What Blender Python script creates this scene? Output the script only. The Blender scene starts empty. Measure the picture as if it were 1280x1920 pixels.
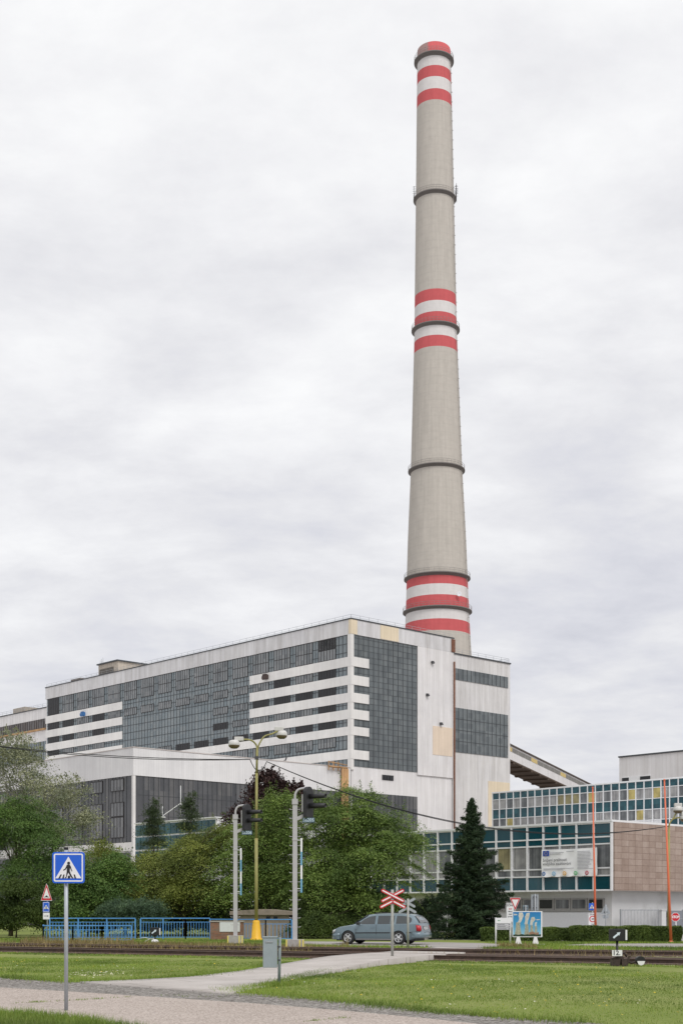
import bpy, bmesh, math, random
import numpy as np
from mathutils import Vector, Matrix
SC = bpy.context.scene
COL = SC.collection
RNG = np.random.default_rng(7)
random.seed(5)
PI = math.pi
# ---------------------------------------------------------------- measuring helpers
FPX, HOR, EYE = 2600.0, 1708.0, 1.6
def P(px, py, Y):                       # a point seen at a spot of the photo, at distance Y
    return Vector(((px-640)/FPX*Y, Y, EYE+(HOR-py)/FPX*Y))
def G(px, py, z=0.0):                   # a spot of the ground
    Y = (EYE-z)*FPX/(py-HOR)
    return Vector(((px-640)/FPX*Y, Y, z))
def GB(px, Y): return Vector(((px-640)/FPX*Y, Y, 0))
ANG = math.radians(42.6)                # the plant's grid is turned by this much
# ---------------------------------------------------------------- materials
MATS = {}
def nodes_of(name):
    m = bpy.data.materials.new(name); m.use_nodes = True
    nt = m.node_tree
    return m, nt, nt.nodes['Principled BSDF']
def N(nt, typ, **kw):
    n = nt.nodes.new(typ)
    for k, v in kw.items():
        if k == 'inp':
            for kk, vv in v.items(): n.inputs[kk].default_value = vv
        else: setattr(n, k, v)
    return n
def ramp(nt, fac, stops):
    r = nt.nodes.new('ShaderNodeValToRGB'); e = r.color_ramp.elements
    while len(e) < len(stops): e.new(0.5)
    for el, (p, c) in zip(e, stops):
        el.position = p; el.color = (c[0], c[1], c[2], 1)
    nt.links.new(fac, r.inputs[0]); return r.outputs[0]
def math_(nt, op, a, b=None):
    n = nt.nodes.new('ShaderNodeMath'); n.operation = op
    for i, v in enumerate((a, b)):
        if v is None: continue
        if isinstance(v, (int, float)): n.inputs[i].default_value = v
        else: nt.links.new(v, n.inputs[i])
    return n.outputs[0]
def mixc(nt, fac, a, b, mode='MIX'):
    n = nt.nodes.new('ShaderNodeMix'); n.data_type = 'RGBA'; n.blend_type = mode
    for i, v in ((0, fac), (6, a), (7, b)):
        if isinstance(v, (int, float)): n.inputs[i].default_value = v
        elif isinstance(v, tuple): n.inputs[i].default_value = (v[0], v[1], v[2], 1)
        else: nt.links.new(v, n.inputs[i])
    return n.outputs[2]
def noise(nt, scale, vec=None, detail=4, rough=.55):
    n = nt.nodes.new('ShaderNodeTexNoise'); n.inputs['Scale'].default_value = scale
    n.inputs['Detail'].default_value = detail; n.inputs['Roughness'].default_value = rough
    if vec is not None: nt.links.new(vec, n.inputs['Vector'])
    return n.outputs['Fac']
def objvec(nt, scale=(1, 1, 1)):
    t = nt.nodes.new('ShaderNodeTexCoord'); m = nt.nodes.new('ShaderNodeMapping')
    m.inputs['Scale'].default_value = scale
    nt.links.new(t.outputs['Object'], m.inputs['Vector']); return m.outputs[0]
def scl(c, f): return tuple(min(1, x*f) for x in c)
def mat(name, col, rough=.6, metal=0, var=.12, scale=6, bump=0, stretch=(1, 1, 1), spec=.5, dirt=None, dirt_scale=2, dirt_lo=.55, dirt_hi=.75):
    if name in MATS: return MATS[name]
    m, nt, b = nodes_of(name)
    v = objvec(nt, stretch)
    f = noise(nt, scale, v)
    c = ramp(nt, f, [(.25, scl(col, 1-var)), (.75, scl(col, 1+var))])
    if dirt:
        d = noise(nt, dirt_scale, v, 6, .65)
        c = mixc(nt, ramp(nt, d, [(dirt_lo, (0, 0, 0)), (dirt_hi, (1, 1, 1))]), c, dirt)
    nt.links.new(c, b.inputs['Base Color'])
    b.inputs['Roughness'].default_value = rough; b.inputs['Metallic'].default_value = metal
    b.inputs['Specular IOR Level'].default_value = spec
    if bump:
        bn = N(nt, 'ShaderNodeBump', inp={'Strength': bump}); nt.links.new(f, bn.inputs['Height'])
        nt.links.new(bn.outputs[0], b.inputs['Normal'])
    MATS[name] = m; return m
def wall_coords(nt):
    t = nt.nodes.new('ShaderNodeTexCoord'); s = nt.nodes.new('ShaderNodeSeparateXYZ')
    nt.links.new(t.outputs['Object'], s.inputs[0])
    u = math_(nt, 'ADD', s.outputs[0], s.outputs[1])
    return t.outputs['Object'], u, s.outputs[2]
def combine(nt, x, y, z=0.0):
    c = nt.nodes.new('ShaderNodeCombineXYZ')
    for i, v in enumerate((x, y, z)):
        if isinstance(v, (int, float)): c.inputs[i].default_value = v
        else: nt.links.new(v, c.inputs[i])
    return c.outputs[0]
def clad(name, col, joint=1.05, dark=.8, hj=None, streak=.10, rust=None, rust_lo=.7):
    """ribbed sheet cladding: vertical joints, sheet-to-sheet tint, run-off streaks"""
    m, nt, b = nodes_of(name)
    o, u, z = wall_coords(nt)
    q = math_(nt, 'DIVIDE', u, joint)
    fr = math_(nt, 'FRACT', q)
    line = math_(nt, 'LESS_THAN', fr, .16)
    wn = N(nt, 'ShaderNodeTexWhiteNoise', noise_dimensions='2D')
    nt.links.new(combine(nt, math_(nt, 'FLOOR', q), 0.0), wn.inputs['Vector'])
    c = ramp(nt, wn.outputs['Value'], [(0, scl(col, .97)), (1, scl(col, 1.03))])
    st = noise(nt, 1.0, combine(nt, math_(nt, 'MULTIPLY', u, .9), math_(nt, 'MULTIPLY', z, .07)), 6, .6)
    c = mixc(nt, 1.0, c, ramp(nt, st, [(.3, (1-streak, 1-streak*1.05, 1-streak*1.15)), (.62, (1, 1, 1))]), 'MULTIPLY')
    big = noise(nt, .09, o, 6, .7)
    c = mixc(nt, 1.0, c, ramp(nt, big, [(.34, (.88, .88, .89)), (.6, (1, 1, 1))]), 'MULTIPLY')
    c = mixc(nt, line, c, mixc(nt, 1.0, c, (dark, dark, dark*.99), 'MULTIPLY'))
    if rust:
        rn = noise(nt, 1.0, combine(nt, math_(nt, 'MULTIPLY', u, .35), math_(nt, 'MULTIPLY', z, .05)), 5, .7)
        c = mixc(nt, ramp(nt, rn, [(rust_lo, (0, 0, 0)), (rust_lo+.15, (.5, .5, .5))]), c, rust)
    nt.links.new(c, b.inputs['Base Color']); b.inputs['Roughness'].default_value = .55
    b.inputs['Specular IOR Level'].default_value = .3
    w = N(nt, 'ShaderNodeBump', inp={'Strength': .35, 'Distance': .05})
    nt.links.new(math_(nt, 'PINGPONG', q, .5), w.inputs['Height']); nt.links.new(w.outputs[0], b.inputs['Normal'])
    MATS[name] = m; return m
def panes(name, cols, pw, ph, rough=.3, spec=.5, big=.25, oz=0.0):
    """glazing: every pane its own tint, grime in large patches"""
    m, nt, b = nodes_of(name)
    o, u, z = wall_coords(nt)
    wn = N(nt, 'ShaderNodeTexWhiteNoise', noise_dimensions='2D')
    nt.links.new(combine(nt, math_(nt, 'FLOOR', math_(nt, 'DIVIDE', u, pw)),
                         math_(nt, 'FLOOR', math_(nt, 'DIVIDE', math_(nt, 'SUBTRACT', z, oz), ph))), wn.inputs['Vector'])
    n = len(cols)
    c = ramp(nt, wn.outputs['Value'], [(i/max(1, n-1), k) for i, k in enumerate(cols)])
    g = noise(nt, .12, o, 6, .65)
    c = mixc(nt, 1.0, c, ramp(nt, g, [(.3, (1-big,)*3), (.7, (1, 1, 1))]), 'MULTIPLY')
    st = noise(nt, 1.0, combine(nt, math_(nt, 'MULTIPLY', u, .8), math_(nt, 'MULTIPLY', z, .15)), 5, .6)
    c = mixc(nt, ramp(nt, st, [(.55, (0, 0, 0)), (.8, (.35, .35, .35))]), c, (.2, .2, .2))
    nt.links.new(c, b.inputs['Base Color']); b.inputs['Roughness'].default_value = rough
    b.inputs['Specular IOR Level'].default_value = spec
    MATS[name] = m; return m
def leafmat(name, c0, c1, c2, trans=.18, scale=.6):
    """leaves: each leaf its own tint, twigs in clumps"""
    m, nt, b = nodes_of(name)
    g = nt.nodes.new('ShaderNodeNewGeometry')
    c = ramp(nt, g.outputs['Random Per Island'], [(0, tuple(.5*x+.5*y for x, y in zip(c0, c1))), (.6, c1), (1, tuple(.45*x+.55*y for x, y in zip(c1, c2)))])
    cl = noise(nt, scale, objvec(nt), 3, .5)
    c = mixc(nt, 1.0, c, ramp(nt, cl, [(.32, (.55, .6, .55)), (.68, (1.35, 1.28, 1.05))]), 'MULTIPLY')
    nt.links.new(c, b.inputs['Base Color']); b.inputs['Roughness'].default_value = .55
    b.inputs['Specular IOR Level'].default_value = .25
    tr = nt.nodes.new('ShaderNodeBsdfTranslucent'); nt.links.new(c, tr.inputs['Color'])
    mx = nt.nodes.new('ShaderNodeMixShader'); mx.inputs[0].default_value = trans
    out = nt.nodes['Material Output']
    nt.links.new(b.outputs[0], mx.inputs[1]); nt.links.new(tr.outputs[0], mx.inputs[2])
    nt.links.new(mx.outputs[0], out.inputs[0])
    MATS[name] = m; return m
# ---------------------------------------------------------------- objects
def props(o, label=None, cat=None, group=None, kind=None):
    if label: o['label'] = label
    if cat: o['category'] = cat
    if group: o['group'] = group
    if kind: o['kind'] = kind
    return o
FRAME = {}
def thing(name, label, cat, loc=(0, 0, 0), rotz=0.0, group=None):
    o = bpy.data.objects.new(name, None); COL.objects.link(o)
    o.location = loc; o.rotation_euler = (0, 0, rotz); o.empty_display_size = .3
    return props(o, label, cat, group)
class MB:
    """collects shapes, then links them as one mesh object"""
    def __init__(s): s.v = []; s.f = []; s.sm = []
    def add(s, vs, fs, smooth=False):
        n = len(s.v); s.v.extend([tuple(v) for v in vs])
        s.f.extend([tuple(i+n for i in f) for f in fs]); s.sm.extend([smooth]*len(fs)); return s
    def box(s, x0, x1, y0, y1, z0, z1):
        vs = [(x, y, z) for z in (z0, z1) for y in (y0, y1) for x in (x0, x1)]
        return s.add(vs, [(0, 2, 3, 1), (4, 5, 7, 6), (0, 1, 5, 4), (2, 6, 7, 3), (0, 4, 6, 2), (1, 3, 7, 5)])
    def obox(s, c, ax, ay, az, hx, hy, hz):
        c, ax, ay, az = Vector(c), Vector(ax).normalized(), Vector(ay).normalized(), Vector(az).normalized()
        vs = [c+ax*i*hx+ay*j*hy+az*k*hz for k in (-1, 1) for j in (-1, 1) for i in (-1, 1)]
        return s.add(vs, [(0, 2, 3, 1), (4, 5, 7, 6), (0, 1, 5, 4), (2, 6, 7, 3), (0, 4, 6, 2), (1, 3, 7, 5)])
    def bar(s, a, b, w, h=None, up=(0, 0, 1)):
        a, b = Vector(a), Vector(b); d = b-a; h = h or w
        u = Vector(up)
        if abs(d.normalized().dot(u)) > .95: u = Vector((0, 1, 0))
        sx = d.cross(u).normalized(); uz = sx.cross(d).normalized()
        return s.obox((a+b)/2, d, sx, uz, d.length/2, w/2, h/2)
    def tube(s, pts, rad, n=8, caps=True, smooth=True):
        pts = [Vector(p) for p in pts]
        if isinstance(rad, (int, float)): rad = [rad]*len(pts)
        vs = []; prev = None
        for i, p in enumerate(pts):
            d = (pts[min(i+1, len(pts)-1)]-pts[max(i-1, 0)]).normalized()
            if prev is None:
                u = Vector((0, 0, 1)) if abs(d.z) < .9 else Vector((1, 0, 0))
                a = d.cross(u).normalized()
            else:
                a = (prev-d*prev.dot(d)).normalized()
            prev = a; b = d.cross(a)
            for k in range(n):
                t = 2*PI*k/n; vs.append(p+(a*math.cos(t)+b*math.sin(t))*rad[i])
        fs = [(i*n+k, i*n+(k+1) % n, (i+1)*n+(k+1) % n, (i+1)*n+k) for i in range(len(pts)-1) for k in range(n)]
        s.add(vs, fs, smooth)
        if caps: s.add([], []); m = len(s.v)-len(vs); s.f.append(tuple(m+k for k in range(n))[::-1]); s.f.append(tuple(m+(len(pts)-1)*n+k for k in range(n))); s.sm += [False, False]
        return s
    def lathe(s, prof, c=(0, 0, 0), n=32, a0=0, a1=2*PI, smooth=True):
        c = Vector(c); full = abs(a1-a0-2*PI) < 1e-6; m = n if full else n+1
        vs = [c+Vector((r*math.cos(a0+(a1-a0)*k/n), r*math.sin(a0+(a1-a0)*k/n), z)) for r, z in prof for k in range(m)]
        fs = [(i*m+k, i*m+(k+1) % m, (i+1)*m+(k+1) % m, (i+1)*m+k) for i in range(len(prof)-1) for k in range(n)]
        return s.add(vs, fs, smooth)
    def prism(s, poly, o, u, v, n, t0, t1):
        """polygon in the (u,v) plane at o, extruded along n from t0 to t1"""
        o, u, v, n = Vector(o), Vector(u), Vector(v), Vector(n); k = len(poly)
        vs = [o+u*a+v*b+n*t for t in (t0, t1) for a, b in poly]
        return s.add(vs, [tuple(range(k))[::-1], tuple(range(k, 2*k))]+[(i, (i+1) % k, k+(i+1) % k, k+i) for i in range(k)])
    def build(s, name, m, parent=None, bevel=0, kind=None):
        me = bpy.data.meshes.new(name); me.from_pydata(s.v, [], s.f); 
        me.polygons.foreach_set('use_smooth', s.sm); 
        if any(len(f) > 2 for f in s.f):
            bm = bmesh.new(); bm.from_mesh(me); bmesh.ops.recalc_face_normals(bm, faces=bm.faces)
            if bevel: bmesh.ops.bevel(bm, geom=[e for e in bm.edges if e.calc_face_angle(0) > .6], offset=bevel, segments=2, profile=.6, affect='EDGES', clamp_overlap=True)
            bm.to_mesh(me); bm.free()
        me.materials.append(m); me.update()
        o = bpy.data.objects.new(name, me); COL.objects.link(o)
        if parent is not None: o.parent = parent
        if kind: o['kind'] = kind
        return o
def npmesh(name, verts, faces, m, parent=None, smooth=False):
    """verts (n,3) and faces (k,3|4) as numpy arrays"""
    me = bpy.data.meshes.new(name); k, w = faces.shape
    me.vertices.add(len(verts)); me.vertices.foreach_set('co', np.ascontiguousarray(verts, dtype=np.float32).ravel())
    me.loops.add(k*w); me.loops.foreach_set('vertex_index', np.ascontiguousarray(faces, dtype=np.int32).ravel())
    me.polygons.add(k); me.polygons.foreach_set('loop_start', np.arange(0, k*w, w, dtype=np.int32))
    me.polygons.foreach_set('loop_total', np.full(k, w, dtype=np.int32))
    me.polygons.foreach_set('use_smooth', np.full(k, smooth, dtype=bool))
    me.update(calc_edges=True); me.materials.append(m)
    o = bpy.data.objects.new(name, me); COL.objects.link(o)
    if parent is not None: o.parent = parent
    return o
def dup(o, parent=None):
    c = o.copy(); COL.objects.link(c)
    if parent is not None: c.parent = parent
    for ch in o.children: dup(ch, c)
    return c
def text(name, body, size, m, parent, o, u, v, depth=.002, bold=0.0, align='CENTER', squeeze=1.0):
    cu = bpy.data.curves.new(name, 'FONT'); cu.body = body; cu.size = size; cu.align_x = align; cu.align_y = 'CENTER'
    cu.offset = bold; cu.resolution_u = 3
    t = bpy.data.objects.new(name, cu); COL.objects.link(t)
    me = bpy.data.meshes.new_from_object(t.evaluated_get(bpy.context.evaluated_depsgraph_get()))
    bpy.data.objects.remove(t); bpy.data.curves.remove(cu)
    o, u, v = Vector(o), Vector(u).normalized(), Vector(v).normalized(); n = u.cross(v)
    for w in me.vertices: w.co = o+u*w.co.x*squeeze+v*w.co.y+n*depth
    me.materials.clear(); me.materials.append(m); me.update()
    ob = bpy.data.objects.new(name, me); COL.objects.link(ob); ob.parent = parent
    return ob
def circle(r, n=24, cx=0, cy=0, a0=0): return [(cx+r*math.cos(a0+2*PI*k/n), cy+r*math.sin(a0+2*PI*k/n)) for k in range(n)]
def rrect(w, h, r, n=4):
    p = []
    for cx, cy, a in ((w-r, h-r, 0), (-w+r, h-r, PI/2), (-w+r, -h+r, PI), (w-r, -h+r, 1.5*PI)):
        p += [(cx+r*math.cos(a+PI/2*k/n), cy+r*math.sin(a+PI/2*k/n)) for k in range(n+1)]
    return p
# ---------------------------------------------------------------- camera, light, sky
cam = bpy.data.cameras.new('camera'); co = bpy.data.objects.new('camera', cam); COL.objects.link(co)
co.location = (0, 0, EYE); co.rotation_euler = (PI/2, 0, 0)
cam.sensor_fit = 'VERTICAL'; cam.sensor_height = 36; cam.lens = FPX/1920*36
cam.shift_y = (HOR-960)/1920; cam.clip_end = 20000; cam.clip_start = .1
SC.camera = co
SUN_EL, SUN_AZ = math.radians(52), math.radians(28)      # behind the camera, to the right
sun = bpy.data.lights.new('sun', 'SUN'); so = bpy.data.objects.new('sun', sun); COL.objects.link(so)
sun.energy = 1.5; sun.angle = math.radians(25); sun.color = (1, .975, .95)
sd = Vector((math.sin(SUN_AZ)*math.cos(SUN_EL), -math.cos(SUN_AZ)*math.cos(SUN_EL), math.sin(SUN_EL)))
so.rotation_euler = sd.to_track_quat('Z', 'Y').to_euler(); so.location = (30, -40, 60)
W = bpy.data.worlds.new('World'); SC.world = W; W.use_nodes = True
nt = W.node_tree; bg = nt.nodes['Background']
sky = nt.nodes.new('ShaderNodeTexSky'); sky.sky_type = 'NISHITA'; sky.sun_disc = False
sky.sun_elevation = SUN_EL; sky.sun_rotation = PI-SUN_AZ; sky.air_density = 1; sky.dust_density = 2
tc = nt.nodes.new('ShaderNodeTexCoord'); sp = nt.nodes.new('ShaderNodeSeparateXYZ')
nt.links.new(tc.outputs['Generated'], sp.inputs[0])
zz = math_(nt, 'ADD', math_(nt, 'MAXIMUM', sp.outputs[2], 0.0), .22)
deck = combine(nt, math_(nt, 'DIVIDE', sp.outputs[0], zz), math_(nt, 'DIVIDE', sp.outputs[1], zz))
mp = N(nt, 'ShaderNodeMapping'); mp.inputs['Scale'].default_value = (1.0, 1.25, 1); mp.inputs['Location'].default_value = (3.1, 1.7, 0)
nt.links.new(deck, mp.inputs[0])
n1 = nt.nodes.new('ShaderNodeTexNoise'); n1.inputs['Scale'].default_value = 3.0; n1.inputs['Detail'].default_value = 9; n1.inputs['Roughness'].default_value = .6; n1.inputs['Distortion'].default_value = .12
nt.links.new(mp.outputs[0], n1.inputs[0])
n2 = noise(nt, .55, mp.outputs[0], 3, .5)
f = math_(nt, 'ADD', math_(nt, 'MULTIPLY', n1.outputs['Fac'], .68), math_(nt, 'MULTIPLY', n2, .32))
# the overcast is thinnest overhead
f = math_(nt, 'ADD', f, math_(nt, 'MULTIPLY', math_(nt, 'MAXIMUM', sp.outputs[2], 0.0), .42))
f = math_(nt, 'SUBTRACT', f, .065)
cl = ramp(nt, f, [(.36, (6.05, 6.1, 6.65)), (.45, (6.85, 6.87, 7.32)), (.53, (7.6, 7.58, 7.82)), (.62, (8.5, 8.48, 8.62)), (.72, (9.4, 9.4, 9.42))])
mixw = mixc(nt, .93, sky.outputs[0], cl)
nt.links.new(mixw, bg.inputs[0]); bg.inputs[1].default_value = .091
SC.view_settings.view_transform = 'Standard'; SC.view_settings.look = 'None'
SC.view_settings.exposure = .27; SC.view_settings.gamma = 1
# ---------------------------------------------------------------- palette
WHITE = clad('white_cladding', (.77, .75, .745), .62, .94, streak=.15, rust=(.45, .36, .28), rust_lo=.68)
STRIPE = clad('cream_band_cladding', (.78, .76, .735), .62, .96, streak=.06)
FASC = clad('weathered_fascia_cladding', (.68, .67, .675), .62, .93, streak=.24, rust=(.42, .36, .32), rust_lo=.68)
YELLOWED = clad('yellowed_cladding', (.76, .65, .48), 1.05, .92, streak=.06)
PINKISH = clad('faded_orange_cladding', (.76, .63, .50), 1.05, .93, streak=.05)
GL_L = panes('slate_blue_glazing', [(.19, .23, .25), (.22, .258, .275), (.25, .28, .29)], 1.308, 1.95, .35)
GL_R = panes('dark_slate_glazing', [(.115, .132, .14), (.14, .16, .168), (.175, .195, .20)], 1.553, 1.3, .3, big=.3)
GL_T = panes('lead_grey_glazing', [(.075, .078, .086), (.105, .108, .115), (.16, .158, .158)], 1.2, 3.6, .32, big=.45)
GL_S = panes('grey_sash_panes', [(.14, .145, .15), (.19, .195, .20), (.25, .25, .25)], 1.1, 2.0, .25)
SASHPANE = panes('sash_panes', [(.20, .22, .23), (.27, .28, .285), (.14, .155, .165)], .97, 2.2, .25)
DARKPANE = mat('open_sash_dark', (.012, .013, .015), .4, var=.5, scale=.6)
MULL = mat('mullion_grey', (.05, .055, .06), .5)
SASH = mat('sash_frame_brown', (.022, .018, .018), .5)
RUST = mat('rusty_steel', (.17, .075, .045), .85, var=.35, scale=3)
RUSTY = mat('ochre_rusty_pipe', (.42, .25, .12), .8, var=.3, scale=.5)
STEEL = mat('galvanised_steel', (.36, .38, .40), .5, metal=.25, var=.1, scale=9)
DGREY = mat('dark_grey_metal', (.06, .06, .065), .55)
BLACK = mat('black_paint', (.012, .012, .014), .5)
CONC = mat('plain_concrete', (.36, .34, .31), .9, var=.15, scale=3, bump=.2, dirt=(.2, .18, .15), dirt_scale=1.5)
WPAINT = mat('white_paint', (.74, .74, .74), .5, var=.05)
RED = mat('sign_red', (.55, .015, .03), .4, var=.05)
BLUE = mat('sign_blue', (.012, .11, .62), .35, var=.05)
SWHITE = mat('sign_white', (.78, .78, .80), .4, var=.04)
SIGNBACK = mat('sign_back_grey', (.34, .37, .40), .5, metal=.2, var=.08)
ORANGE = mat('orange_paint', (.66, .15, .07), .5, var=.10, scale=1.2)
RAILBLUE = mat('railing_blue', (.085, .27, .58), .5, var=.15, scale=2, dirt=(.07, .18, .38), dirt_scale=4)
YELLOW = mat('yellow_paint', (.75, .42, .02), .5, var=.1, scale=4, dirt=(.30, .18, .05), dirt_scale=3, dirt_lo=.6, dirt_hi=.75)
OLIVE = mat('weathered_olive_paint', (.27, .25, .085), .6, var=.2, scale=1.5, dirt=(.25, .13, .05), dirt_scale=2.2, dirt_lo=.58, dirt_hi=.7)
ROOF = mat('roof_felt', (.12, .12, .12), .9)
# ---------------------------------------------------------------- power station: frame x along the end wall, y along the long wall
CM = Vector(((658-640)/FPX*308, 308, 0))
ca, sa = math.cos(ANG), math.sin(ANG)
def loc_face(C, d, px, py):
    k = (px-640)/FPX; u = (k*C.y-C.x)/(d[0]-k*d[1]); D = C.y+u*d[1]
    return u, EYE+(HOR-py)/FPX*D
def FR(px, py): return loc_face(CM, (ca, sa), px, py)
def FL(px, py): return loc_face(CM, (-sa, ca), px, py)
def railing_run(mb, pts, h=1.1, step=2.6, w=.05):
    for a, b in zip(pts[:-1], pts[1:]):
        a, b = Vector(a), Vector(b); n = max(1, int((b-a).length/step))
        for k in range(n+1):
            p = a.lerp(b, k/n); mb.bar(p, p+Vector((0, 0, h)), w)
        for z in (h, h*.55): mb.bar(a+Vector((0, 0, z)), b+Vector((0, 0, z)), w)
TOP, W1, BASE = 66.4, 63.1, 33.8
S = [(56.0, 58.1), (51.9, 54.0), (48.0, 50.1), (44.3, 46.4), (40.7, 42.6), (35.4, 37.4)]
LEN = 129.7
hall = thing('boiler_house', 'long white power station block with slate glazing and cream window bands', 'building', CM, ANG)
mb = MB(); mb.box(0, 32.8, 0, LEN, 0, TOP-.5); mb.build('wall', WHITE, hall)
mb = MB(); mb.box(-.3, 33.1, -.3, LEN+.2, W1, TOP)
fas = mb.build('fascia', FASC, hall)
mb = MB(); mb.box(-.42, 33.2, -.42, -.2, TOP, TOP+.25); mb.box(-.42, -.2, -.2, LEN+.3, TOP, TOP+.25); mb.build('coping', MULL, hall)
mb = MB(); mb.box(.1, 32.6, .1, LEN-.2, TOP-.4, TOP-.05); mb.build('roof', ROOF, hall)
mb = MB(); mb.box(-.1, .02, .9, LEN-.4, BASE, W1); gl = mb.build('glazing', GL_L, hall)
mb = MB()
y = 1.308
while y < LEN-.5: mb.box(-.17, -.1, y-.06, y+.06, BASE, W1); y += 1.308
for z in np.arange(BASE+1.95, W1, 1.95): mb.box(-.155, -.1, .9, LEN-.4, z-.06, z+.06)
mb.build('mullions', MULL, gl)
# cream bands: first four at both ends, the fifth runs on to the middle, the sixth all along
for i, (z0, z1) in enumerate(S):
    y1 = 35.4 if i < 4 else (70 if i == 4 else LEN-2)
    mb = MB(); mb.box(-.34, .0, .0, y1, z0, z1); mb.box(-.34, 5.2, -.34, .0, z0, z1)
    mb.build('cladding_band', STRIPE, hall)
    if i < 4:
        mb = MB(); mb.box(-.34, 0, 90.2, LEN+.1, z0, z1); mb.build('cladding_band', STRIPE, hall)
mb = MB(); mb.box(-.3, .6, -.28, .85, 33.0, W1); mb.build('corner_post', STRIPE, hall)
mb = MB(); mb.box(-.33, 1.6, -.33, .5, W1+.05, TOP-.05); mb.build('corner_panel', YELLOWED, hall)
for px0, px1 in ((711, 745),):
    x0, x1 = FR(px0, 0)[0], FR(px1, 0)[0]
    mb = MB(); mb.box(x0, x1, -.36, -.29, W1+.1, TOP-.1); mb.build('fascia_patch', YELLOWED, hall)
def sash(parent, y0, y1, z0, z1, nb, dark, mid=False):
    mb = MB(); X0, X1 = -.24, -.17; b = .085
    for k in range(nb+1):
        yy = y0+(y1-y0)*k/nb; mb.box(X0, X1, yy-b, yy+b, z0, z1)
    for z in (z0, z1)+(((z0+z1)/2,) if mid else ()): mb.box(X0-.01, X1+.01, y0-b, y1+b, z-.06, z+.06)
    o = mb.build('window', SASH, parent)
    mp_ = MB(); mp_.box(-.205, -.176, y0, y1, z0, z1); mp_.build('pane', DARKPANE if dark else SASHPANE, o)
    return o
BAYS = [7.8+7.85*i for i in range(16)]
ROWS = [(58.2, 63.0), (54.08, 55.92), (50.16, 51.84), (46.46, 47.94), (42.66, 44.24), (38.4, 40.6)]
rdark = {(0, 15), (1, 15), (1, 14), (1, 12), (2, 15), (2, 14), (2, 12), (1, 0), (1, 2), (2, 0), (2, 1), (2, 3), (2, 2), (3, 0), (4, 0), (4, 1), (4, 3), (4, 4), (4, 5), (4, 6), (4, 7), (0, 0), (3, 5), (3, 15)}
for r, (z0, z1) in enumerate(ROWS):
    for i, yc in enumerate(BAYS):
        ok = r == 0 or i >= 12 and r < 4 or i < 4 or r == 1 or (r in (2, 3) and i in (4, 5)) or (r == 4 and i < 9)
        if r == 5: ok = i in (0, 1, 2, 3, 4)
        if not ok: continue
        h = z1
        if (r, i) == (0, 0):
            sash(hall, yc-2.9, yc+2.9, z0, z1, 6, False, True); sash(hall, yc-2.7, yc+2.7, (z0+z1)/2, z1-.1, 6, True); continue
        sash(hall, yc-2.9, yc+2.9, z0, z1, 6, (r, i) in rdark, r == 0)
# end-wall glazing
mb = MB(); mb.box(.6, 20.8, -.1, .0, BASE, W1); gl = mb.build('glazing', GL_R, hall); gl['label'] = 'tall dark slate glazing of the end wall'
mb = MB(); 
for k in range(1, 14): mb.box(.6+k*1.553-.06, .6+k*1.553+.06, -.17, -.1, BASE, W1)
for z in np.arange(BASE+1.3, W1, 1.3): mb.box(.6, 20.8, -.14, -.1, z-.035, z+.035)
mb.build('mullions', MULL, gl)
mb = MB(); mb.box(20.8, 33.1, -.3, 0, BASE-.6, W1-.02); mb.build('end_panel', WHITE, hall)
x0, z1 = FR(809, 1361); x1, _ = FR(846, 1361); z0 = FR(828, 1417)[1]
mb = MB(); mb.box(x0, x1, -.36, -.29, z0, z1); mb.build('replacement_panel', PINKISH, hall)
for px, py in ((807.5, 1242), (798, 1303), (823.5, 1357)):
    x, z = FR(px, py)
    mb = MB(); mb.box(x-.32, x+.32, -.75, -.3, z-.05, z+.25); mb.prism([(-.32, -.3), (.32, -.3), (.4, 0), (-.4, 0)], (x, -.7, z-.05), (1, 0, 0), (0, 0, 1), (0, 1, 0), -.2, .3)
    mb.build('floodlight', DGREY, hall)
x0, z1 = FR(716, 1452.5); x1, z0 = FR(736, 1464)
mb = MB(); mb.box(x0, x1, -.1, .02, z0, z1)
lw = mb.build('low_window', DARKPANE, hall)
mb = MB(); 
for k in range(5): xx = x0+(x1-x0)*k/4; mb.box(xx-.07, xx+.07, -.2, -.1, z0, z1)
mb.build('frame', MULL, lw)
mb = MB(); mb.box(.3, 20.9, -.12, 0, 12, 28.1); gl2 = mb.build('lower_glazing', GL_T, hall)
mb = MB(); 
for k in range(1, 17): mb.box(.3+k*1.2-.05, .3+k*1.2+.05, -.19, -.12, 12, 28.1)
mb.build('mullions', MULL, gl2)
mb = MB(); mb.tube([(33.05, -.55, 2), (33.05, -.55, TOP-5.5)], .21, 8); mb.build('downpipe', RUST, hall)
mb = MB(); mb.box(32.2, 33.4, -.5, 0, 63.2, 66.2); mb.build('rusty_flashing', RUST, hall)
mb = MB(); railing_run(mb, [(33, 0, TOP), (0, 0, TOP), (0, LEN, TOP)]); mb.build('roof_railing', STEEL, hall)
# coloured vents on the long wall
x, z = FL(160, 1339)
mb = MB(); mb.obox((-.7, x, z), (0, 1, 0), (1, 0, -.3), (0, 0, 1), .65, .42, .5); mb.obox((-1.2, x, z-.3), (0, 1, 0), (1, 0, -1), (0, 0, 1), .65, .2, .3)
mb.build('blue_hood', mat('hood_blue', (.03, .13, .33), .5), hall)
x, z = FL(502, 1269.5)
mb = MB(); mb.obox((-.7, x, z), (0, 1, 0), (1, 0, -.3), (0, 0, 1), .7, .45, .5); mb.obox((-1.2, x, z-.3), (0, 1, 0), (1, 0, -1), (0, 0, 1), .7, .2, .3)
mb.build('brown_hood', mat('hood_brown', (.06, .04, .035), .7), hall)
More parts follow.
